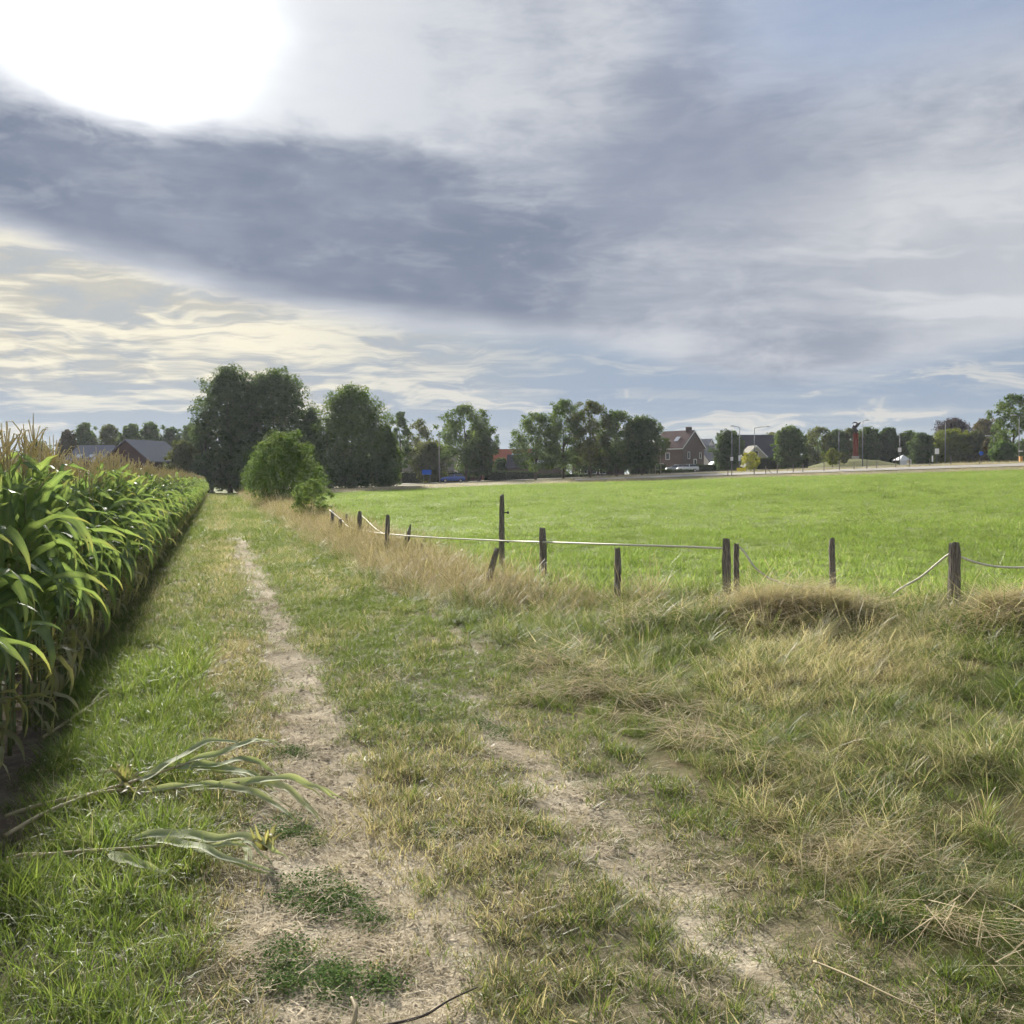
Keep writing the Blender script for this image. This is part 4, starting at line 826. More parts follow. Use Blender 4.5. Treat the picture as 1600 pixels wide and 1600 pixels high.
# ------------------------------------------------------------------ corn
def leaf_ribbon(mb, pts, widths, upv, fold=.25, wave=.0, r=.3, tl=None, ribl=None, mi=0):
    """folded leaf along pts. appends to mb and to the tl / ribl attribute lists"""
    n = len(pts); V = []; T = []; RB = []
    for i, p in enumerate(pts):
        d = (pts[min(i+1, n-1)] - pts[max(i-1, 0)]).normalized(); s = d.cross(upv)
        s = s.normalized() if s.length > 1e-6 else Vector((1, 0, 0)); nn = s.cross(d).normalized(); w = widths[i]; f = i / (n - 1)
        wv = wave * math.sin(f * 17 + r * 40) * w; wv2 = wave * math.sin(f * 15 + r * 70 + 2) * w
        V += [p - s*w + nn*(w*fold + wv), p, p + s*w + nn*(w*fold + wv2)]; T += [f] * 3; RB += [0, 1, 0]
    Fc = []
    for i in range(n - 1):
        for k in (0, 1): Fc.append((i*3+k, i*3+k+1, (i+1)*3+k+1, (i+1)*3+k))
    mb.add(V, Fc, mi, r)
    if tl is not None: tl += T; ribl += RB
def leaf_shape(f): return (min(1, f * 5 + .45) if f < .15 else 1.0) * (1 - max(0, (f - .15) / .85) ** 1.9) + .02
def leaf_mesh_from(mb, name, m, tl, ribl):
    me = mb.mesh(name, m, True)
    for nm, a in (('t', tl), ('rib', ribl)):
        at = me.attributes.new(nm, 'FLOAT', 'POINT'); at.data.foreach_set('value', a)
    return me
def corn_leaf_pts(z, az, L, a0, a1, kink=None, nseg=14):
    p = Vector((0, 0, z)); out = [p.copy()]; dirh = Vector((math.cos(az), math.sin(az), 0)); tw = random.uniform(-.8, .8)
    for i in range(nseg):
        f = (i + .5) / nseg; th = a0 + (a1 - a0) * (f ** 1.4)
        if kink and f > kink[0]: th += kink[1]
        dh = Vector((math.cos(az + tw * f), math.sin(az + tw * f), 0)); p = p + (dh * math.sin(th) + Vector((0, 0, 1)) * math.cos(th)) * (L / nseg); out.append(p.copy())
    return out
def corn_variant(idx):
    """returns list of (part name, mesh) for one plant"""
    H = random.uniform(1.68, 1.86); parts = []; lean = random.uniform(-.05, .05)
    b = MB(); k = 9; pts = [(lean * (i/k) ** 2, 0, H * i / k - .05) for i in range(k + 1)]
    b.tube(pts, [.014 - .009 * i / k for i in range(k + 1)], 6); parts.append(('stalk', b.mesh('stalk', M['corn_stalk'], True)))
    az0 = random.uniform(0, 6.28); nl = 13
    for i in range(nl):
        f = i / (nl - 1); z = .22 + f * (H - .32); az = az0 + (math.pi if i % 2 else 0) + random.uniform(-.55, .55)
        L = (.50 + .33 * math.sin(math.pi * min(1, f * 1.15 + .05)) ** .8) * random.uniform(.88, 1.12) * (.72 if f > .8 else 1)
        dead = i < 3
        if dead: a0, a1 = 1.1, 3.0; L *= .7
        elif f > .72: a0, a1 = random.uniform(.12, .34), random.uniform(.35, 1.5)
        else: a0, a1 = random.uniform(.15, .45), random.uniform(1.9, 3.2)
        kink = (random.uniform(.3, .65), random.uniform(.6, 1.4)) if random.random() < .65 else None
        if not dead and f <= .72 and random.random() < .15: a0, a1, kink = random.uniform(.15, .42), random.uniform(.45, 1.1), (random.uniform(.3, .62), random.uniform(1.3, 2.1))
        P = corn_leaf_pts(z, az, L, a0, a1, kink); wmax = .045 * random.uniform(.85, 1.15) * (.6 if dead else 1)
        mb = MB(); tl = []; rl = []; r = .95 if dead else random.uniform(.05, .9)
        up = Vector((-math.cos(az) * .4, -math.sin(az) * .4, 1)).normalized()
        # use the curve normal so hanging leaves keep their breadth
        side = Vector((-math.sin(az), math.cos(az), 0)); V = []; n = len(P)
        roll = random.uniform(-.7, .7)
        for j, p in enumerate(P):
            d = (P[min(j+1, n-1)] - P[max(j-1, 0)]).normalized(); ff = j / (n - 1); s0 = (side - d * side.dot(d)).normalized(); nn = s0.cross(d)
            if nn.z < 0 and False: nn = -nn
            ca, sa = math.cos(roll * ff * 2), math.sin(roll * ff * 2); s = s0 * ca + nn * sa; nn2 = nn * ca - s0 * sa
            w = wmax * leaf_shape(ff); wv = .34 * w * math.sin(ff * 26 + r * 40); wv2 = .34 * w * math.sin(ff * 16 + r * 70 + 2)
            sgn = -1 if nn.z < 0 else 1
            V += [p - s*w + nn2*(w*.3*sgn + wv), p, p + s*w + nn2*(w*.3*sgn + wv2)]; tl += [ff]*3; rl += [0, 1, 0]
        mb.add(V, [(j*3+q, j*3+q+1, (j+1)*3+q+1, (j+1)*3+q) for j in range(n-1) for q in (0, 1)], 0, r)
        parts.append(('leaf', leaf_mesh_from(mb, 'leaf', M['corn_leaf'], tl, rl)))
    mb = MB(); top = Vector((lean, 0, H - .06)); nb = random.randint(3, 6)
    mb.tube([top, top + Vector((0, 0, .2)), top + Vector((.01, .01, .40))], [.006, .006, .003], 4, r=.5)
    for i in range(nb):
        a = random.uniform(0, 6.28); q = top + Vector((0, 0, .1 + .12 * i / nb)); th = random.uniform(.25, .7); L = random.uniform(.14, .24)
        d = Vector((math.cos(a) * math.sin(th), math.sin(a) * math.sin(th), math.cos(th))); e = q + d * L; e2 = e + Vector((d.x, d.y, -.1)) * L * .25
        mb.tube([q, q + d * L * .6, e, e2], [.003, .0045, .004, .002], 4, r=random.random())
    parts.append(('tassel', mb.mesh('tassel', M['tassel'], True)))
    mb = MB(); za = random.uniform(.95, 1.15); a = az0 + 1.4; q = Vector((math.cos(a) * .02, math.sin(a) * .02, za)); d = Vector((math.cos(a) * .35, math.sin(a) * .35, 1)).normalized()
    mb.tube([q, q + d*.06, q + d*.14, q + d*.2, q + d*.24], [.012, .028, .03, .018, .006], 8, r=.4); mb.tube([q + d*.23, q + d*.27 + Vector((.01, 0, 0))], [.008, .012], 5, r=.9); parts.append(('ear', mb.mesh('ear', M['husk'], True)))
    return parts
CV = [corn_variant(i) for i in range(8)]
def join_parts(parts, name):
    V = []; Fs = []; mats = []; mi = []; at = {'rnd': [], 't': [], 'rib': []}; off = 0
    for nm, me in parts:
        co = np.empty(len(me.vertices) * 3, dtype=np.float32); me.vertices.foreach_get('co', co); V.append(co.reshape(-1, 3)); m_ = me.materials[0]
        if m_ not in mats: mats.append(m_)
        for p in me.polygons: Fs.append(tuple(v + off for v in p.vertices)); mi.append(mats.index(m_))
        for k in at:
            a = me.attributes.get(k); buf = np.zeros(len(me.vertices), dtype=np.float32)
            if a: a.data.foreach_get('value', buf)
            at[k].append(buf)
        off += len(me.vertices)
    me = bpy.data.meshes.new(name); me.from_pydata(np.concatenate(V).tolist(), [], Fs)
    for m_ in mats: me.materials.append(m_)
    me.polygons.foreach_set('material_index', mi); me.polygons.foreach_set('use_smooth', [True] * len(Fs))
    for k in at: a = me.attributes.new(k, 'FLOAT', 'POINT'); a.data.foreach_set('value', np.concatenate(at[k]))
    me.update(); return me
CJ = [join_parts(p, 'corn_plant') for p in CV]
def corn_spot(row, w):
    u = -1.40 - .70 * row + random.uniform(-.05, .05); x, y = uw2xy(u, w + random.uniform(-.04, .04)); return x, y
far_pts = []
cnt = {0: 0, 1: 0}
for row in range(9):
    w = 2.2 + random.random() * .1; step = .15
    while w < 122:
        x, y = corn_spot(row, w); vis = x > -.60 * y - 1.0
        if vis and y > 2.5:
            indiv = (row == 0 and cnt[0] < 185) or (row == 1 and cnt[1] < 112)
            s = random.uniform(.94, 1.06) * (1.0 + .03 * math.sin(w * .9 + row)); rz = random.uniform(0, 6.28); k = random.randrange(8); z = Z(x, y)
            if indiv and x > -.56 * y - .6:
                cnt[row] += 1
                lb = 'corn plant in the near stretch of the outermost row along the track' if row == 0 else 'corn plant in the second row, just behind the outermost row'
                gp = 'corn plants of the outermost row' if row == 0 else 'corn plants of the second row'
                if row == 0 and cnt[0] <= 60:
                    o = empty('corn_plant', (x, y, z), rz, lb, 'corn plant', gp); o.scale = (s, s, s)
                    for nm, me in CV[k]: link(bpy.data.objects.new(nm, me), o)
                else:
                    o = link(bpy.data.objects.new('corn_plant', CJ[k])); o.location = (x, y, z); o.rotation_euler = (0, 0, rz); o.scale = (s, s, s); tag(o, lb, 'corn plant', gp)
            else: far_pts.append((x, y, z, rz, s, k))
        w += step * random.uniform(.85, 1.15) * (1 + max(0, w - 40) * .012) * (1 if row < 4 else 1.5)

# instancing of uncountable plants on points
def scatter(name, pts, rots, scales, idx, protos, label=None, cat=None, attrs=None, link_kind='stuff'):
    """protos: list of meshes; one object of kind stuff that carries all the copies"""
    coll = bpy.data.collections.new(name + '_sources')
    for i, me in enumerate(protos): coll.objects.link(bpy.data.objects.new('%s_source_%02d' % (name, i), me))
    me = bpy.data.meshes.new(name); me.vertices.add(len(pts)); me.vertices.foreach_set('co', np.asarray(pts, dtype=np.float32).ravel())
    a = me.attributes.new('rot', 'FLOAT_VECTOR', 'POINT'); a.data.foreach_set('vector', np.asarray(rots, dtype=np.float32).ravel())
    a = me.attributes.new('scl', 'FLOAT_VECTOR', 'POINT'); sc = np.asarray(scales, dtype=np.float32)
    if sc.ndim == 1: sc = np.repeat(sc[:, None], 3, 1)
    a.data.foreach_set('vector', sc.ravel())
    a = me.attributes.new('idx', 'INT', 'POINT'); a.data.foreach_set('value', np.asarray(idx, dtype=np.int32))
    for k, v in (attrs or {}).items(): a = me.attributes.new(k, 'FLOAT', 'POINT'); a.data.foreach_set('value', np.asarray(v, dtype=np.float32))
    me.update(); o = link(bpy.data.objects.new(name, me))
    ng = bpy.data.node_groups.new(name, 'GeometryNodeTree'); ng.interface.new_socket('Geometry', in_out='INPUT', socket_type='NodeSocketGeometry'); ng.interface.new_socket('Geometry', in_out='OUTPUT', socket_type='NodeSocketGeometry')
    gi = ng.nodes.new('NodeGroupInput'); go = ng.nodes.new('NodeGroupOutput'); ip = ng.nodes.new('GeometryNodeInstanceOnPoints'); ci = ng.nodes.new('GeometryNodeCollectionInfo')
    ci.inputs['Collection'].default_value = coll; ci.inputs['Separate Children'].default_value = True; ci.inputs['Reset Children'].default_value = True
    def na(nm, typ): q = ng.nodes.new('GeometryNodeInputNamedAttribute'); q.data_type = typ; q.inputs['Name'].default_value = nm; return q.outputs['Attribute']
    er = ng.nodes.new('FunctionNodeEulerToRotation'); L = ng.links.new
    L(na('rot', 'FLOAT_VECTOR'), er.inputs[0]); L(gi.outputs[0], ip.inputs['Points']); L(ci.outputs[0], ip.inputs['Instance']); ip.inputs['Pick Instance'].default_value = True
    L(na('idx', 'INT'), ip.inputs['Instance Index']); L(er.outputs[0], ip.inputs['Rotation']); L(na('scl', 'FLOAT_VECTOR'), ip.inputs['Scale']); L(ip.outputs[0], go.inputs[0])
    md = o.modifiers.new('copies', 'NODES'); md.node_group = ng
    tag(o, label, cat, kind=link_kind); return o
fp = np.array(far_pts)
scatter('corn_crop', fp[:, :3], np.stack([fp[:, 3] * 0, fp[:, 3] * 0, fp[:, 3]], 1), fp[:, 4], fp[:, 5], CJ, 'dense green corn crop filling the field behind the edge rows', 'corn crop')

# fallen corn stalks on the track edge
def G3(px, py, up=.0):
    up = up * .85 + .03
    x, y = GP(px, py); q = (CAM_Z - up) / max(CAM_Z - Z(x, y), .1); return Vector((x * q, y * q, Z(x, y) + up))
def smooth_pts(P, k=5):
    Q = []
    for i in range(len(P) - 1):
        p0, p1, p2, p3 = P[max(i-1, 0)], P[i], P[i+1], P[min(i+2, len(P)-1)]
        for j in range(k):
            t = j / k; Q.append(.5 * ((2*p1) + (p2-p0)*t + (2*p0-5*p1+4*p2-p3)*t*t + (3*p1-p0-3*p2+p3)*t**3))
    Q.append(P[-1]); return Q
def fallen(label, stalks, leaves, extra=None, dry=False):
    p0 = G3(*stalks[0][0]); root = empty('fallen_corn_stalk', p0, 0, label, 'corn stalk', 'broken corn stalks on the track')
    for st in stalks:
        P = smooth_pts([G3(*q) - p0 for q in st]); n = len(P); b = MB(); b.tube(P, [.012 * (1 - .5 * i / n) for i in range(n)], 7); b.build('stalk', M['corn_dry'], root, True)
    shreds = []
    for (pl, w, r) in leaves:
        shreds.append((pl, w * .72, r))
        for q in range(2):
            dx, dy = random.uniform(-18, 18), random.uniform(-9, 12); k0 = random.randrange(0, 2)
            shreds.append(([(a + dx * (i / 3.0), b + dy * (i / 3.0), max(.0, c * random.uniform(.4, 1.0))) for i, (a, b, c) in enumerate(pl[k0:])], w * random.uniform(.16, .4), random.choice((.2, .5, .7, .95))))
    for (pl, w, r) in shreds:
        P = [p + Vector((0, 0, .004 * math.sin(i * .9 + r * 30))) for i, p in enumerate(smooth_pts([G3(*q) - p0 for q in pl], 7))]; n = len(P); mb = MB(); tl = []; rl = []
        leaf_ribbon(mb, P, [w * leaf_shape(i / (n - 1)) for i in range(n)], Vector((random.uniform(-.3, .3), -.45, 1)).normalized(), .3, .22, r, tl, rl)
        o = link(bpy.data.objects.new('leaf', leaf_mesh_from(mb, 'leaf', M['wilted_leaf'], tl, rl)), root)
    if extra: extra(root, p0)
    return root
def husks(px, py, n=9, up=.05, spread=.16):
    def f(root, p0):
        c = G3(px, py, up) - p0
        for i in range(n):
            a = random.uniform(0, 6.28); L = random.uniform(.5, 1) * spread; P = smooth_pts([c, c + Vector((math.cos(a)*L*.5, math.sin(a)*L*.5, random.uniform(.02, .1))), c + Vector((math.cos(a)*L, math.sin(a)*L, random.uniform(-.02, .14)))], 3)
            mb = MB(); tl = []; rl = []; leaf_ribbon(mb, P, [.012 * leaf_shape(k / (len(P)-1)) for k in range(len(P))], Vector((0, -.4, 1)), .3, .2, .95, tl, rl); link(bpy.data.objects.new('husk', leaf_mesh_from(mb, 'husk', M['corn_leaf'], tl, rl)), root)
    return f
fallen('broken corn stalk with raised green leaves lying across the grass, upper one', [[(0, 1310, .03), (60, 1278, .03), (140, 1243, .05), (210, 1222, .07), (300, 1190, .12)]],
       [([(215, 1224, .07), (270, 1190, .13), (325, 1158, .2), (372, 1165, .14), (402, 1176, .05)], .036, .3), ([(290, 1192, .12), (340, 1178, .16), (385, 1160, .19), (413, 1154, .16), (432, 1166, .08)], .034, .6),
        ([(280, 1196, .1), (330, 1196, .12), (380, 1185, .13), (412, 1200, .07), (428, 1215, .02)], .036, .75), ([(250, 1200, .1), (330, 1200, .1), (385, 1212, .08), (430, 1240, .02)], .038, .2)], husks(190, 1228, 10, .05, .2))
fallen('broken corn stalk with pale rib and drooping leaf ends, lower one of the crossing pair', [[(0, 1272, .03), (70, 1258, .03), (180, 1238, .05), (290, 1232, .06), (370, 1228, .09)]],
       [([(330, 1230, .07), (400, 1226, .1), (450, 1216, .13), (495, 1226, .1), (523, 1242, .05)], .04, .45), ([(380, 1228, .09), (430, 1228, .1), (470, 1250, .06), (500, 1278, .01)], .034, .15),
        ([(290, 1233, .06), (360, 1236, .08), (410, 1250, .06), (462, 1284, .01)], .038, .55), ([(200, 1240, .05), (270, 1232, .08), (330, 1228, .1), (400, 1238, .04)], .03, .7)], husks(205, 1244, 8, .03, .16))
fallen('broken corn stalk with a tassel lying nearest the camera', [[(-20, 1356, .03), (40, 1342, .04), (120, 1335, .04), (200, 1330, .05), (290, 1322, .07)]],
       [([(200, 1316, .06), (262, 1306, .1), (330, 1318, .1), (390, 1316, .1), (425, 1334, .06), (448, 1344, .02)], .04, .35), ([(235, 1320, .06), (290, 1324, .09), (350, 1350, .06), (440, 1371, .01)], .035, .6),
        ([(165, 1340, .05), (195, 1350, .06), (225, 1362, .05), (265, 1378, .01)], .036, .25), ([(250, 1322, .06), (320, 1330, .08), (380, 1330, .07), (388, 1372, .01)], .022, .8)], husks(412, 1335, 12, .04, .1))
fallen('thin dry stalk lying on bare soil at the foot of the corn', [[(62, 1146, .02), (110, 1118, .03), (160, 1088, .04), (218, 1060, .05)]], [([(140, 1098, .04), (160, 1078, .06), (185, 1070, .05)], .014, .95)], husks(75, 1142, 3, .02, .08))
def twig(label, pts, r, m='corn_dry'):
    P = smooth_pts([G3(*q) for q in pts]); b = MB(); b.tube(P, [r * (1 - .6 * i / len(P)) for i in range(len(P))], 5); o = b.build('dry_twig', M[m], smooth=True); tag(o, label, 'twig')
twig('thin brown twig on the bare wheel rut at the bottom', [(600, 1590, .02), (660, 1576, .02), (700, 1558, .03), (745, 1545, .02)], .006, 'bark')
twig('long pale grass stem lying across the bottom right', [(1278, 1510, .03), (1340, 1540, .04), (1410, 1575, .05), (1480, 1606, .04)], .005)
twig('curled pale dead leaf stalk at the bottom centre', [(548, 1596, .0), (552, 1570, .04), (545, 1552, .05)], .011)
twig('broken pale stem in the grass left of the bare rut', [(0, 1345, .03), (30, 1338, .05), (75, 1336, .03)], .012)

# ------------------------------------------------------------------ grass
def blades(n, rad, L, lean, curl, wid, K=3, seed=0, clump=0.0, z0=(0, 0), dirbias=None, head=0.0, lsd=.25):
    g = np.random.default_rng(seed); ang = g.uniform(0, 2*np.pi, n); rr = rad * np.sqrt(g.uniform(0, 1, n)); bx, by = np.cos(ang)*rr, np.sin(ang)*rr
    az = g.uniform(0, 2*np.pi, n) if dirbias is None else g.normal(0, dirbias, n)
    if clump: az = np.where(g.uniform(size=n) < clump, ang + g.normal(0, .5, n), az)
    le = np.abs(g.normal(1, lsd, n)) * L; th0 = g.uniform(lean[0], lean[1], n); cu = g.uniform(curl[0], curl[1], n); w = wid * g.uniform(.7, 1.3, n); tw = g.normal(0, .8, n)
    p = np.stack([bx, by, g.uniform(z0[0], z0[1], n) if z0[1] > z0[0] else np.full(n, z0[0])], 1); V = []; T = []
    for k in range(K + 1):
        f = k / K; th = th0 + cu * f; d = np.stack([np.cos(az)*np.sin(th), np.sin(az)*np.sin(th), np.cos(th)], 1)
        if k: p = p + d * (le / K)[:, None]
        sv = np.stack([-np.sin(az + tw), np.cos(az + tw), np.zeros(n)], 1)
        ww = w * ((1 - f ** 1.6) * .96 + .04)
        if head: ww = np.where(g.uniform(size=n) < 2, w * (.45 + head * np.exp(-((f - .88) / .13) ** 2)), ww)
        p[:, 2] = np.maximum(p[:, 2], .004)
        V += [p - sv * ww[:, None], p + sv * ww[:, None]]; T += [np.full(n, f)] * 2
    V = np.stack(V, 1); T = np.stack(T, 1); m_ = 2 * (K + 1)       # n, m_, 3
    base = (np.arange(n) * m_)[:, None]; Fq = np.concatenate([base + np.array([2*k, 2*k+1, 2*k+3, 2*k+2]) for k in range(K)], 0)
    r = np.repeat(g.uniform(0.02, .98, n), m_); return V.reshape(-1, 3), Fq, r, T.ravel()
def proto(name, m, *sets):
    Vs, Fs, Rs, Ts, o = [], [], [], [], 0
    for V, Fq, r, t in sets: Vs.append(V); Fs.append(Fq + o); Rs.append(r); Ts.append(t); o += len(V)
    return np_mesh(name, np.concatenate(Vs), np.concatenate(Fs), m, {'rnd': np.concatenate(Rs), 't': np.concatenate(Ts)})
lush = [proto('lush_tuft', M['grass'], blades(46, .09, .17, (.05, .7), (.3, 1.4), .0028, 4, 10 + i, .6)) for i in range(4)]
short = [proto('short_tuft', M['grass'], blades(70, .11, .058, (.1, 1.15), (.1, 1.0), .0019, 3, 20 + i, .3)) for i in range(4)]
mtuft = [proto('meadow_tuft', M['meadow'], blades(90, .17, .075, (.1, 1.0), (.2, 1.0), .0028, 3, 30 + i, .3)) for i in range(4)]
mfar = [proto('meadow_far_tuft', M['meadow'], blades(90, .45, .065, (.1, 1.0), (.2, 1.0), .006, 2, 40 + i, .3)) for i in range(3)]
dryt = [proto('dry_tuft', M['verge'], blades(40, .12, .46, (.05, .8), (.3, 1.7), .0022, 5, 50 + i, .5), blades(10, .1, .62, (.05, .6), (.1, .9), .0018, 5, 150 + i, .4, head=1.9)) for i in range(4)]
lodged = [proto('lodged_tuft', M['verge'], blades(64, .16, .42, (.8, 1.45), (.1, .7), .0026, 5, 60 + i, 0, dirbias=.5), blades(18, .14, .24, (.1, .8), (.3, 1.3), .0024, 4, 160 + i, .4)) for i in range(4)]
rust = [proto('rusty_tuft', M['rust_grass'], blades(40, .13, .48, (.05, .7), (.2, 1.5), .002, 5, 250 + i, .5), blades(16, .12, .6, (.05, .6), (.1, .9), .0020, 5, 270 + i, .4, head=1.9)) for i in range(4)]
arch = [proto('arching_tuft', M['verge'], blades(48, .08, .42, (.15, .8), (.9, 2.2), .0036, 5, 70 + i, .8)) for i in range(4)]
litter = [proto('litter_patch', M['straw'], blades(38, .16, .085, (1.42, 1.62), (-.12, .12), .0026, 2, 80 + i, z0=(.004, .02))) for i in range(4)]
hay = [proto('hay_tangle', M['hay'], blades(54, .22, .42, (1.15, 1.72), (-.1, .6), .0032, 4, 90 + i, z0=(.02, .16), dirbias=1.2)) for i in range(4)]
def clover_proto(i):
    g = np.random.default_rng(300 + i); n = 130; c = np.stack([g.normal(0, .06, n), g.normal(0, .06, n), g.uniform(.01, .05, n)], 1); a = g.uniform(0, 6.28, n); s = g.uniform(.0045, .0085, n)[:, None]
    t = np.stack([np.cos(a), np.sin(a), g.normal(0, .3, n)], 1); b = np.stack([-np.sin(a), np.cos(a), g.normal(0, .3, n)], 1)
    V = np.stack([c - t*s, c + b*s*.8, c + t*s, c - b*s*.8], 1).reshape(-1, 3); r = np.repeat(g.uniform(0, 1, n), 4)
    return np_mesh('clover', V, np.arange(4*n).reshape(n, 4), M['clover'], {'rnd': r, 't': r * 0})
def crumb_proto(i):
    g = np.random.default_rng(500 + i); n = 26; c = np.stack([g.uniform(-.17, .17, n), g.uniform(-.17, .17, n), np.zeros(n)], 1); r = np.abs(g.normal(.005, .004, n)) + .002
    o = np.array([[1, 0, 0], [0, 1, 0], [-1, 0, 0], [0, -1, 0], [0, 0, .8], [0, 0, -.8]]); V = (c[:, None] + o[None] * r[:, None, None] * g.uniform(.6, 1.4, (n, 6, 1))).reshape(-1, 3)
    f = np.array([[0, 1, 4], [1, 2, 4], [2, 3, 4], [3, 0, 4]]); Fq = (np.arange(n)[:, None, None] * 6 + f[None]).reshape(-1, 3); q = np.repeat(g.uniform(0, 1, n), 6)
    return np_mesh('crumbs', V, Fq, M['crumb'], {'rnd': q, 't': q * 0})
M['crumb'] = grass_mat('soil_crumbs', (.20, .155, .105), (.40, .34, .26), (.20, .155, .105), (.40, .34, .26), trans=.0, spec=.05, rough=.95)
crumbs = [crumb_proto(i) for i in range(4)]
clov = [clover_proto(i) for i in range(3)]
def wedge(y0, y1, dens, half=.57, extra=1.2):
    n = int(dens * ((y1**2 - y0**2) * half + 2 * extra * (y1 - y0))); out = []
    y = np.sqrt(rng.uniform(y0**2, y1**2, n)) if y0 > 5 else rng.uniform(y0, y1, n)
    keep = np.ones(n, bool) if y0 > 5 else rng.uniform(size=n) < (half*y + extra) / (half*y1 + extra)
    y = y[keep]; x = rng.uniform(-1, 1, len(y)) * (half * y + extra); return x, y
class Scat:
    def __init__(s): s.P = []; s.R = []; s.S = []; s.I = []; s.D = []; s.T = []
    def add(s, x, y, sc, idx, dry, tone, rz=None, dz=0, tilt=.12):
        n = len(x)
        if not n: return
        z = zt(x, y) + dz; s.P.append(np.stack([x, y, z], 1)); rz = rng.uniform(0, 6.283, n) if rz is None else rz
        s.R.append(np.stack([rng.normal(0, tilt, n), rng.normal(0, tilt, n), rz], 1)); sc = np.broadcast_to(np.asarray(sc, float), (n,)) * rng.uniform(.75, 1.3, n)
        s.S.append(sc); s.I.append(idx if hasattr(idx, '__len__') else rng.integers(idx * 4, idx * 4 + 4, n)); s.D.append(np.broadcast_to(dry, (n,)) * 1.0); s.T.append(np.clip(np.broadcast_to(tone, (n,)) + rng.normal(0, .1, n), 0, 1.2))
    def build(s, name, protos, label, cat):
        if s.P: scatter(name, np.concatenate(s.P), np.concatenate(s.R), np.concatenate(s.S), np.concatenate(s.I), protos, label, cat, {'dry': np.concatenate(s.D), 'tone': np.concatenate(s.T)})
def pick(x, y, prob): k = rng.uniform(size=len(x)) < prob; return x[k], y[k], k
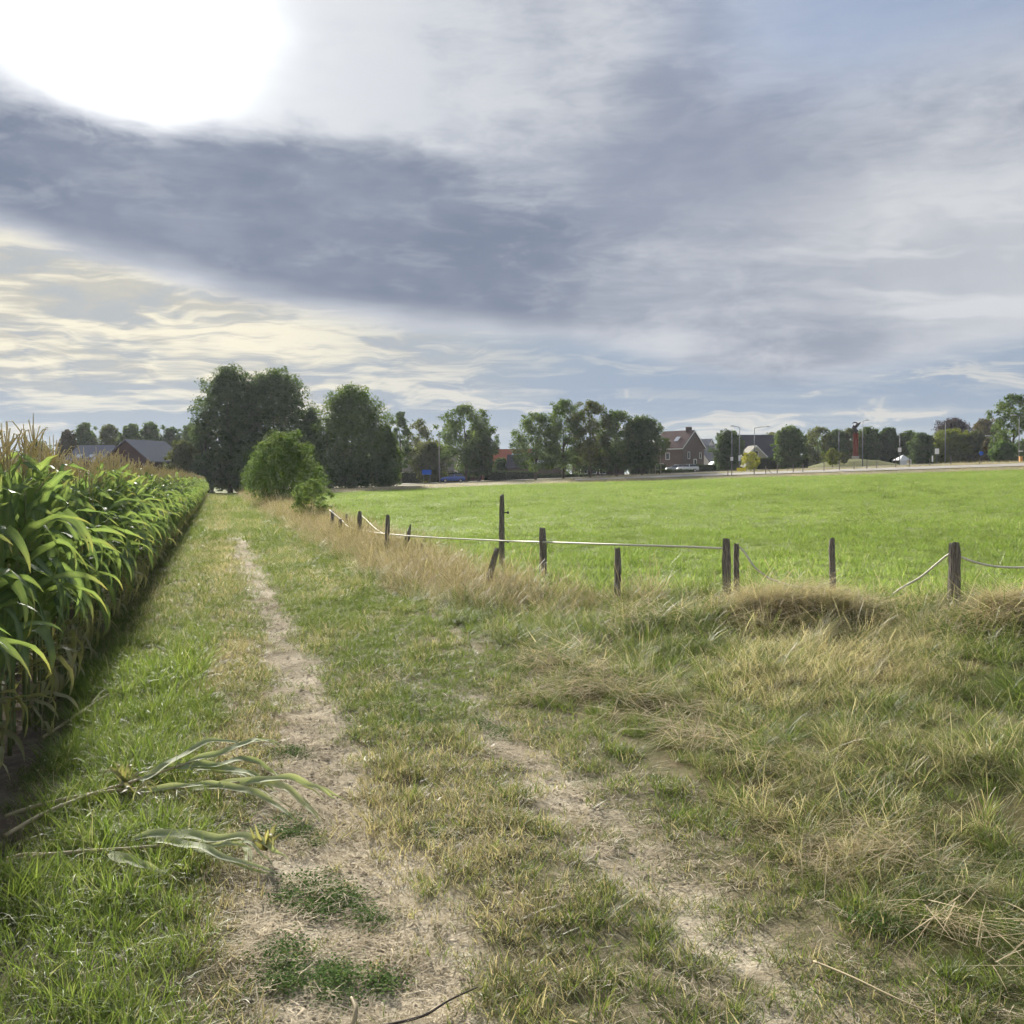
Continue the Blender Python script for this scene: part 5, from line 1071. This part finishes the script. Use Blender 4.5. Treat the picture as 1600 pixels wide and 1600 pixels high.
def grass_all():
    track, verge, rus, mead, lit, strip, clo, hay_s, cru = Scat(), Scat(), Scat(), Scat(), Scat(), Scat(), Scat(), Scat(), Scat()
    for y0, y1, dn, sc in ((1.6, 5, 230, .85), (5, 9, 150, 1.0), (9, 16, 80, 1.25), (16, 30, 34, 1.7), (30, 60, 11, 2.6), (60, 130, 3.2, 4.2)):
        x, y = wedge(y0, y1, dn); u, w = xy2uw(x, y)
        nz = snoise(x, y, 2.2); n2 = snoise(x, y, .9, o=5); n3 = snoise(x, y, 6.0, o=11)
        ud = u + nz * .10 + n3 * .06
        # left grass strip: lush green
        ed = -.95 - .33 * sst(w, 6, 10); q = (ud > ed - .12) & (ud < -.02 + .12 * n2); dens = .55 * sst(ud, ed - .15, ed + .2) * (.6 + .4 * (n3 > -.3))
        a, b, k = pick(x, y, np.where(q, dens, 0)); 
        hgt = np.clip(1.0 - .6 * sst(y[k], 9, 18), .3, 1) * (.75 + .35 * nz[k])
        strip.add(a, b, sc * np.maximum(.35, hgt), 0, np.clip(.10 + .2 * n2[k] + .25 * sst(ud[k], -.3, .1), 0, .6) * .7, .72 + .25 * nz[k])
        a, b, k = pick(x, y, np.where(q, .45, 0)); strip.add(a, b, sc * 1.1, 1, .25 + .25 * n2[k], .5)
        # track: short grass, sparse on ruts
        wid = .17 + (1 - sst(w, 4, 9)) * .35
        rutl = sst(ud, .62 - wid - .12, .62 - wid + .1) * (1 - sst(ud, .80, .98)) * (1 - .85 * sst(w, 30, 42))
        rutr = sst(ud, 1.62, 1.8) * (1 - sst(ud, 2.05, 2.25)) * (1 - .7 * sst(w, 11, 24)) * sst(nz + .5 * n2, -.35, .45)
        rut = np.maximum(rutl, rutr * .88); q = (ud > -.15) & (ud < 2.55)
        a, b, k = pick(x, y, np.where(q, (1 - rut) * (.9 - .35 * (1 - sst(w, 4, 8))) + .05 * rut, 0))
        mid = np.exp(-((ud[k] - 1.25) / .4) ** 2); nearb = 1 - sst(w[k], 4.5, 8.5)
        dry = .27 + .30 * nz[k] + .22 * n3[k] + mid * nearb * .14 + nearb * .08 + .28 * (ud[k] < .45) * (w[k] > 4) - .12 * sst(w[k], 8, 14)
        track.add(a, b, sc * (1.0 + .15 * mid * nearb + .15 * n3[k]), 1, np.clip(dry, .02, 1), .48 + .15 * nz[k] + .2 * sst(w[k], 8, 20))
        a, b, k = pick(x, y, np.where(q & (w < 7) & (ud > .9) & (ud < 1.7), .10, 0)); track.add(a, b, sc * .62, 0, .38 + .2 * n3[k], .42)
        # straw litter on ruts and patches
        if y1 <= 30:
            a, b, k = pick(x, y, np.where((ud > -.35) & (ud < 2.6), .10 + .62 * rut, 0)); lit.add(a, b, sc * .95, 0, rng.uniform(0, 1, len(a)), .5 + .25 * n3[k])
            if y1 <= 16: a, b, k = pick(x, y, np.where((ud > -.2) & (ud < 2.5), .35 * rut, 0)); cru.add(a, b, sc, 0, .5, .5 + .2 * nz[k], tilt=.02)
        # verge: tall mixed and lodged grass
        im = in_meadow(u, w); q = (ud > 2.35) & ~im
        patch = snoise(x, y, 1.5, o=3); long_ = q & (ud > 2.65 + .35 * n2)
        brown = np.exp(-((u - 4.3) / 1.2) ** 2) * sst(w, 12.5, 14.5) + np.exp(-(((u - 5.2) / .9) ** 2 + ((w - 14) / 1.6) ** 2)) * .8
        brown = np.clip(brown, 0, 1) * (1 - .5 * sst(w, 50, 80))
        cl = snoise(x, y, 2.6, o=7)                                     # individual tussocks
        dryv = np.clip(.26 + .40 * patch + .18 * n3 + .45 * brown, .0, 1.1)
        rz = snoise(x, y, .7, o=2) * 2.6 - 1.9
        s2 = sc * np.where(y < 16, 1, .8)
        vd = .34
        mat_ = sst(patch, -.15, .5)                                     # flattened pale mats
        tus = sst(cl, .05, .55) * (1 - mat_ * .6)                       # green tussocks
        a, b, k = pick(x, y, np.where(long_, vd * (.18 + .75 * mat_) * (1 - .7 * brown), 0)); verge.add(a, b, s2[k] * .62, 1, dryv[k] + .12 * mat_[k], .55 + .3 * mat_[k] + .15 * nz[k], rz[k] + rng.normal(0, .45, len(a)))
        a, b, k = pick(x, y, np.where(long_, vd * .22 * (1 - .7 * brown), 0)); verge.add(a, b, s2[k] * .52, 0, dryv[k] + .15, .62 + .1 * nz[k])
        a, b, k = pick(x, y, np.where(long_, vd * (.08 + .85 * tus) * (1 - brown * .75), 0)); verge.add(a, b, s2[k] * (.5 + .25 * tus[k]), 2, np.clip(dryv[k] - .26, 0, 1), .58 + .3 * nz[k])
        a, b, k = pick(x, y, np.where(long_, vd * .75 * brown, 0)); rus.add(a, b, s2[k] * .52 * (1 + .4 * cl[k]), 0, .6 + .25 * n3[k] + .3 * n2[k], .5 + .2 * nz[k])
        a, b, k = pick(x, y, np.where(long_, vd * .25 * brown * (cl > .1), 0)); verge.add(a, b, s2[k] * .75, 2, .1 + .3 * n2[k], .35 + .2 * nz[k])
        a, b, k = pick(x, y, np.where(q, .34 * (1 - .4 * sst(ud, 2.6, 3.2)), 0)); verge.add(a, b, sc * .6, 3, np.clip(dryv[k] - .2, 0, 1), .6 + .2 * nz[k])
        # hay heaps and dry windrow
        if y1 <= 16:
            hm = np.exp(-(((u - 6.5) / 1.3) ** 2 + ((w - 10.7) / .55) ** 2)) + np.exp(-(((u - 8.0) / .8) ** 2 + ((w - 8.8) / .6) ** 2)) * 1.1 + .22 * np.exp(-((ud - 2.95 - .2 * n2) / .2) ** 2) * (w < 9) + .2 * np.exp(-(((u - 2.6) / .5) ** 2 + ((w - 8.2) / .8) ** 2))
            a, b, k = pick(x, y, np.clip(hm, 0, 1) * .42); hay_s.add(a, b, sc * .85, 0, .5 + .3 * nz[k], .6 + .25 * n3[k], rz[k] + rng.normal(0, .6, len(a)))
        # meadow
        if y0 >= 5:
            a, b, k = pick(x, y, np.where(im & (y < 142), .34 if y1 <= 30 else 0, 0)); rough = np.exp(-((w[k] - np.interp(u[k], MB_U, MB_W)) / 1.6) ** 2)
            mead.add(a, b, sc * (.8 + .9 * rough + .25 * nz[k]), 0, np.clip(.06 + .10 * n2[k] + .12 * rough, 0, 1), .5 + .22 * n2[k] + .16 * nz[k])
    for y0, y1, dn, sc in ((28, 60, 7, 1.0), (60, 143, 2.6, 1.5)):
        x, y = wedge(y0, y1, dn); u, w = xy2uw(x, y); ye = np.interp(x, [-80, -22, 0, 67, 150], [95, 114, 146, 139, 136]); k = in_meadow(u, w) & (y < ye); x, y = x[k], y[k]
        n2 = snoise(x, y, .5, o=5); mead.add(x, y, sc, rng.integers(4, 7, len(x)), np.clip(.06 + .1 * n2, 0, 1), .52 + .16 * n2)
    for y0, y1, dn, sc in ((12, 40, 1.6, 1.5), (40, 90, .35, 2.6)):
        x, y = wedge(y0, y1, dn); u, w = xy2uw(x, y); k = in_meadow(u, w) & (snoise(x, y, .8, o=13) > .1); x, y = x[k], y[k]; mead.add(x, y, sc, 0, .0, .05)
    # bank of dry grass beyond the meadow
    n = 9000; x = rng.uniform(-34, 95, n); ye = np.interp(x, [-80, -22, 0, 67, 150], [95, 114, 146, 139, 136]); y = ye + np.where(x > 6, rng.choice([-1, 1], n) * 0 + np.where(rng.uniform(size=n) < .6, rng.uniform(-.6, 4.4, n), rng.uniform(6.8, 12, n)), rng.uniform(-.6, 11, n)); n2 = snoise(x, y, .35, o=4)
    verge.add(x, y, np.where(x < 2, .34, .55) + .2 * n2, 0, .72 + .3 * n2, .45 + .15 * n2)
    # rough strip along the hedge row on the left
    n = 5200; w = rng.uniform(15, 112, n); u = 3.7 + rng.normal(0, .55, n); x, y = uw2xy(u, w); rus.add(x, y, .5 + w * .006, 0, .7, .5)
    # clover patches
    for px, py, rad, n in ((505, 1510, .11, 30), (495, 1435, .12, 34), (520, 1418, .07, 12), (455, 1298, .08, 16), (430, 1180, .12, 24), (475, 1385, .08, 16), (575, 1450, .07, 14), (480, 1560, .09, 18), (720, 1132, .15, 26), (790, 1160, .16, 22), (1375, 1455, .05, 10), (440, 1320, .1, 20), (560, 1560, .08, 14)):
        cx_, cy_ = GP(px, py); n = int(n * .5); sx, sy = rng.normal(0, rad * .75, (2, 5)); q = rng.integers(0, 5, n); a = cx_ + sx[q] + rng.normal(0, rad * .3, n); b = cy_ + sy[q] + rng.normal(0, rad * .3, n); clo.add(a, b, .8, rng.integers(0, 3, n), .05, .8); strip.add(a[::3], b[::3], .42, 1, .08, .55)
    strip.build('strip_grass', lush + short, 'lush bright green grass strip between corn and wheel rut', 'grass')
    track.build('track_grass', lush + short, 'short worn grass growing on the track', 'grass')
    lit.build('straw_litter', litter, 'pale straw and dead grass bits scattered over the wheel ruts', 'straw')
    verge.build('verge_grass', dryt + lodged + arch + lush, 'tangled tall green and dry grass on the verge', 'grass')
    cru.build('soil_crumbs', crumbs, 'dry soil crumbs and small stones in the wheel ruts', 'soil crumbs')
    rus.build('rusty_grass', rust, 'tall reddish brown dry grass along the fence', 'grass')
    hay_s.build('hay_heaps', hay, 'pale heaps of cut hay in front of the fence', 'hay')
    mead.build('meadow_grass', mtuft + mfar, 'short bright green grass of the meadow', 'grass')
    clo.build('clover_patches', clov, 'dark green clover patches in the wheel ruts', 'clover')
    print('grass instances', [sum(len(p) for p in s.P) for s in (strip, track, lit, verge, hay_s, mead, clo)])
grass_all()

# ------------------------------------------------------------------ thin evening haze
def haze():
    m, N, o = mat('haze'); v = N.n('ShaderNodeVolumePrincipled'); v.inputs['Color'].default_value = (.86, .91, 1, 1); v.inputs['Density'].default_value = .00013; v.inputs['Anisotropy'].default_value = .3
    N.t.links.new(v.outputs[0], o.inputs['Volume']); b = MB(); b.box(-4400, 4400, -1400, 4900, -1.3, 27); tag(b.build('haze', m), 'thin pale haze over the fields', 'haze', kind='stuff')
haze()
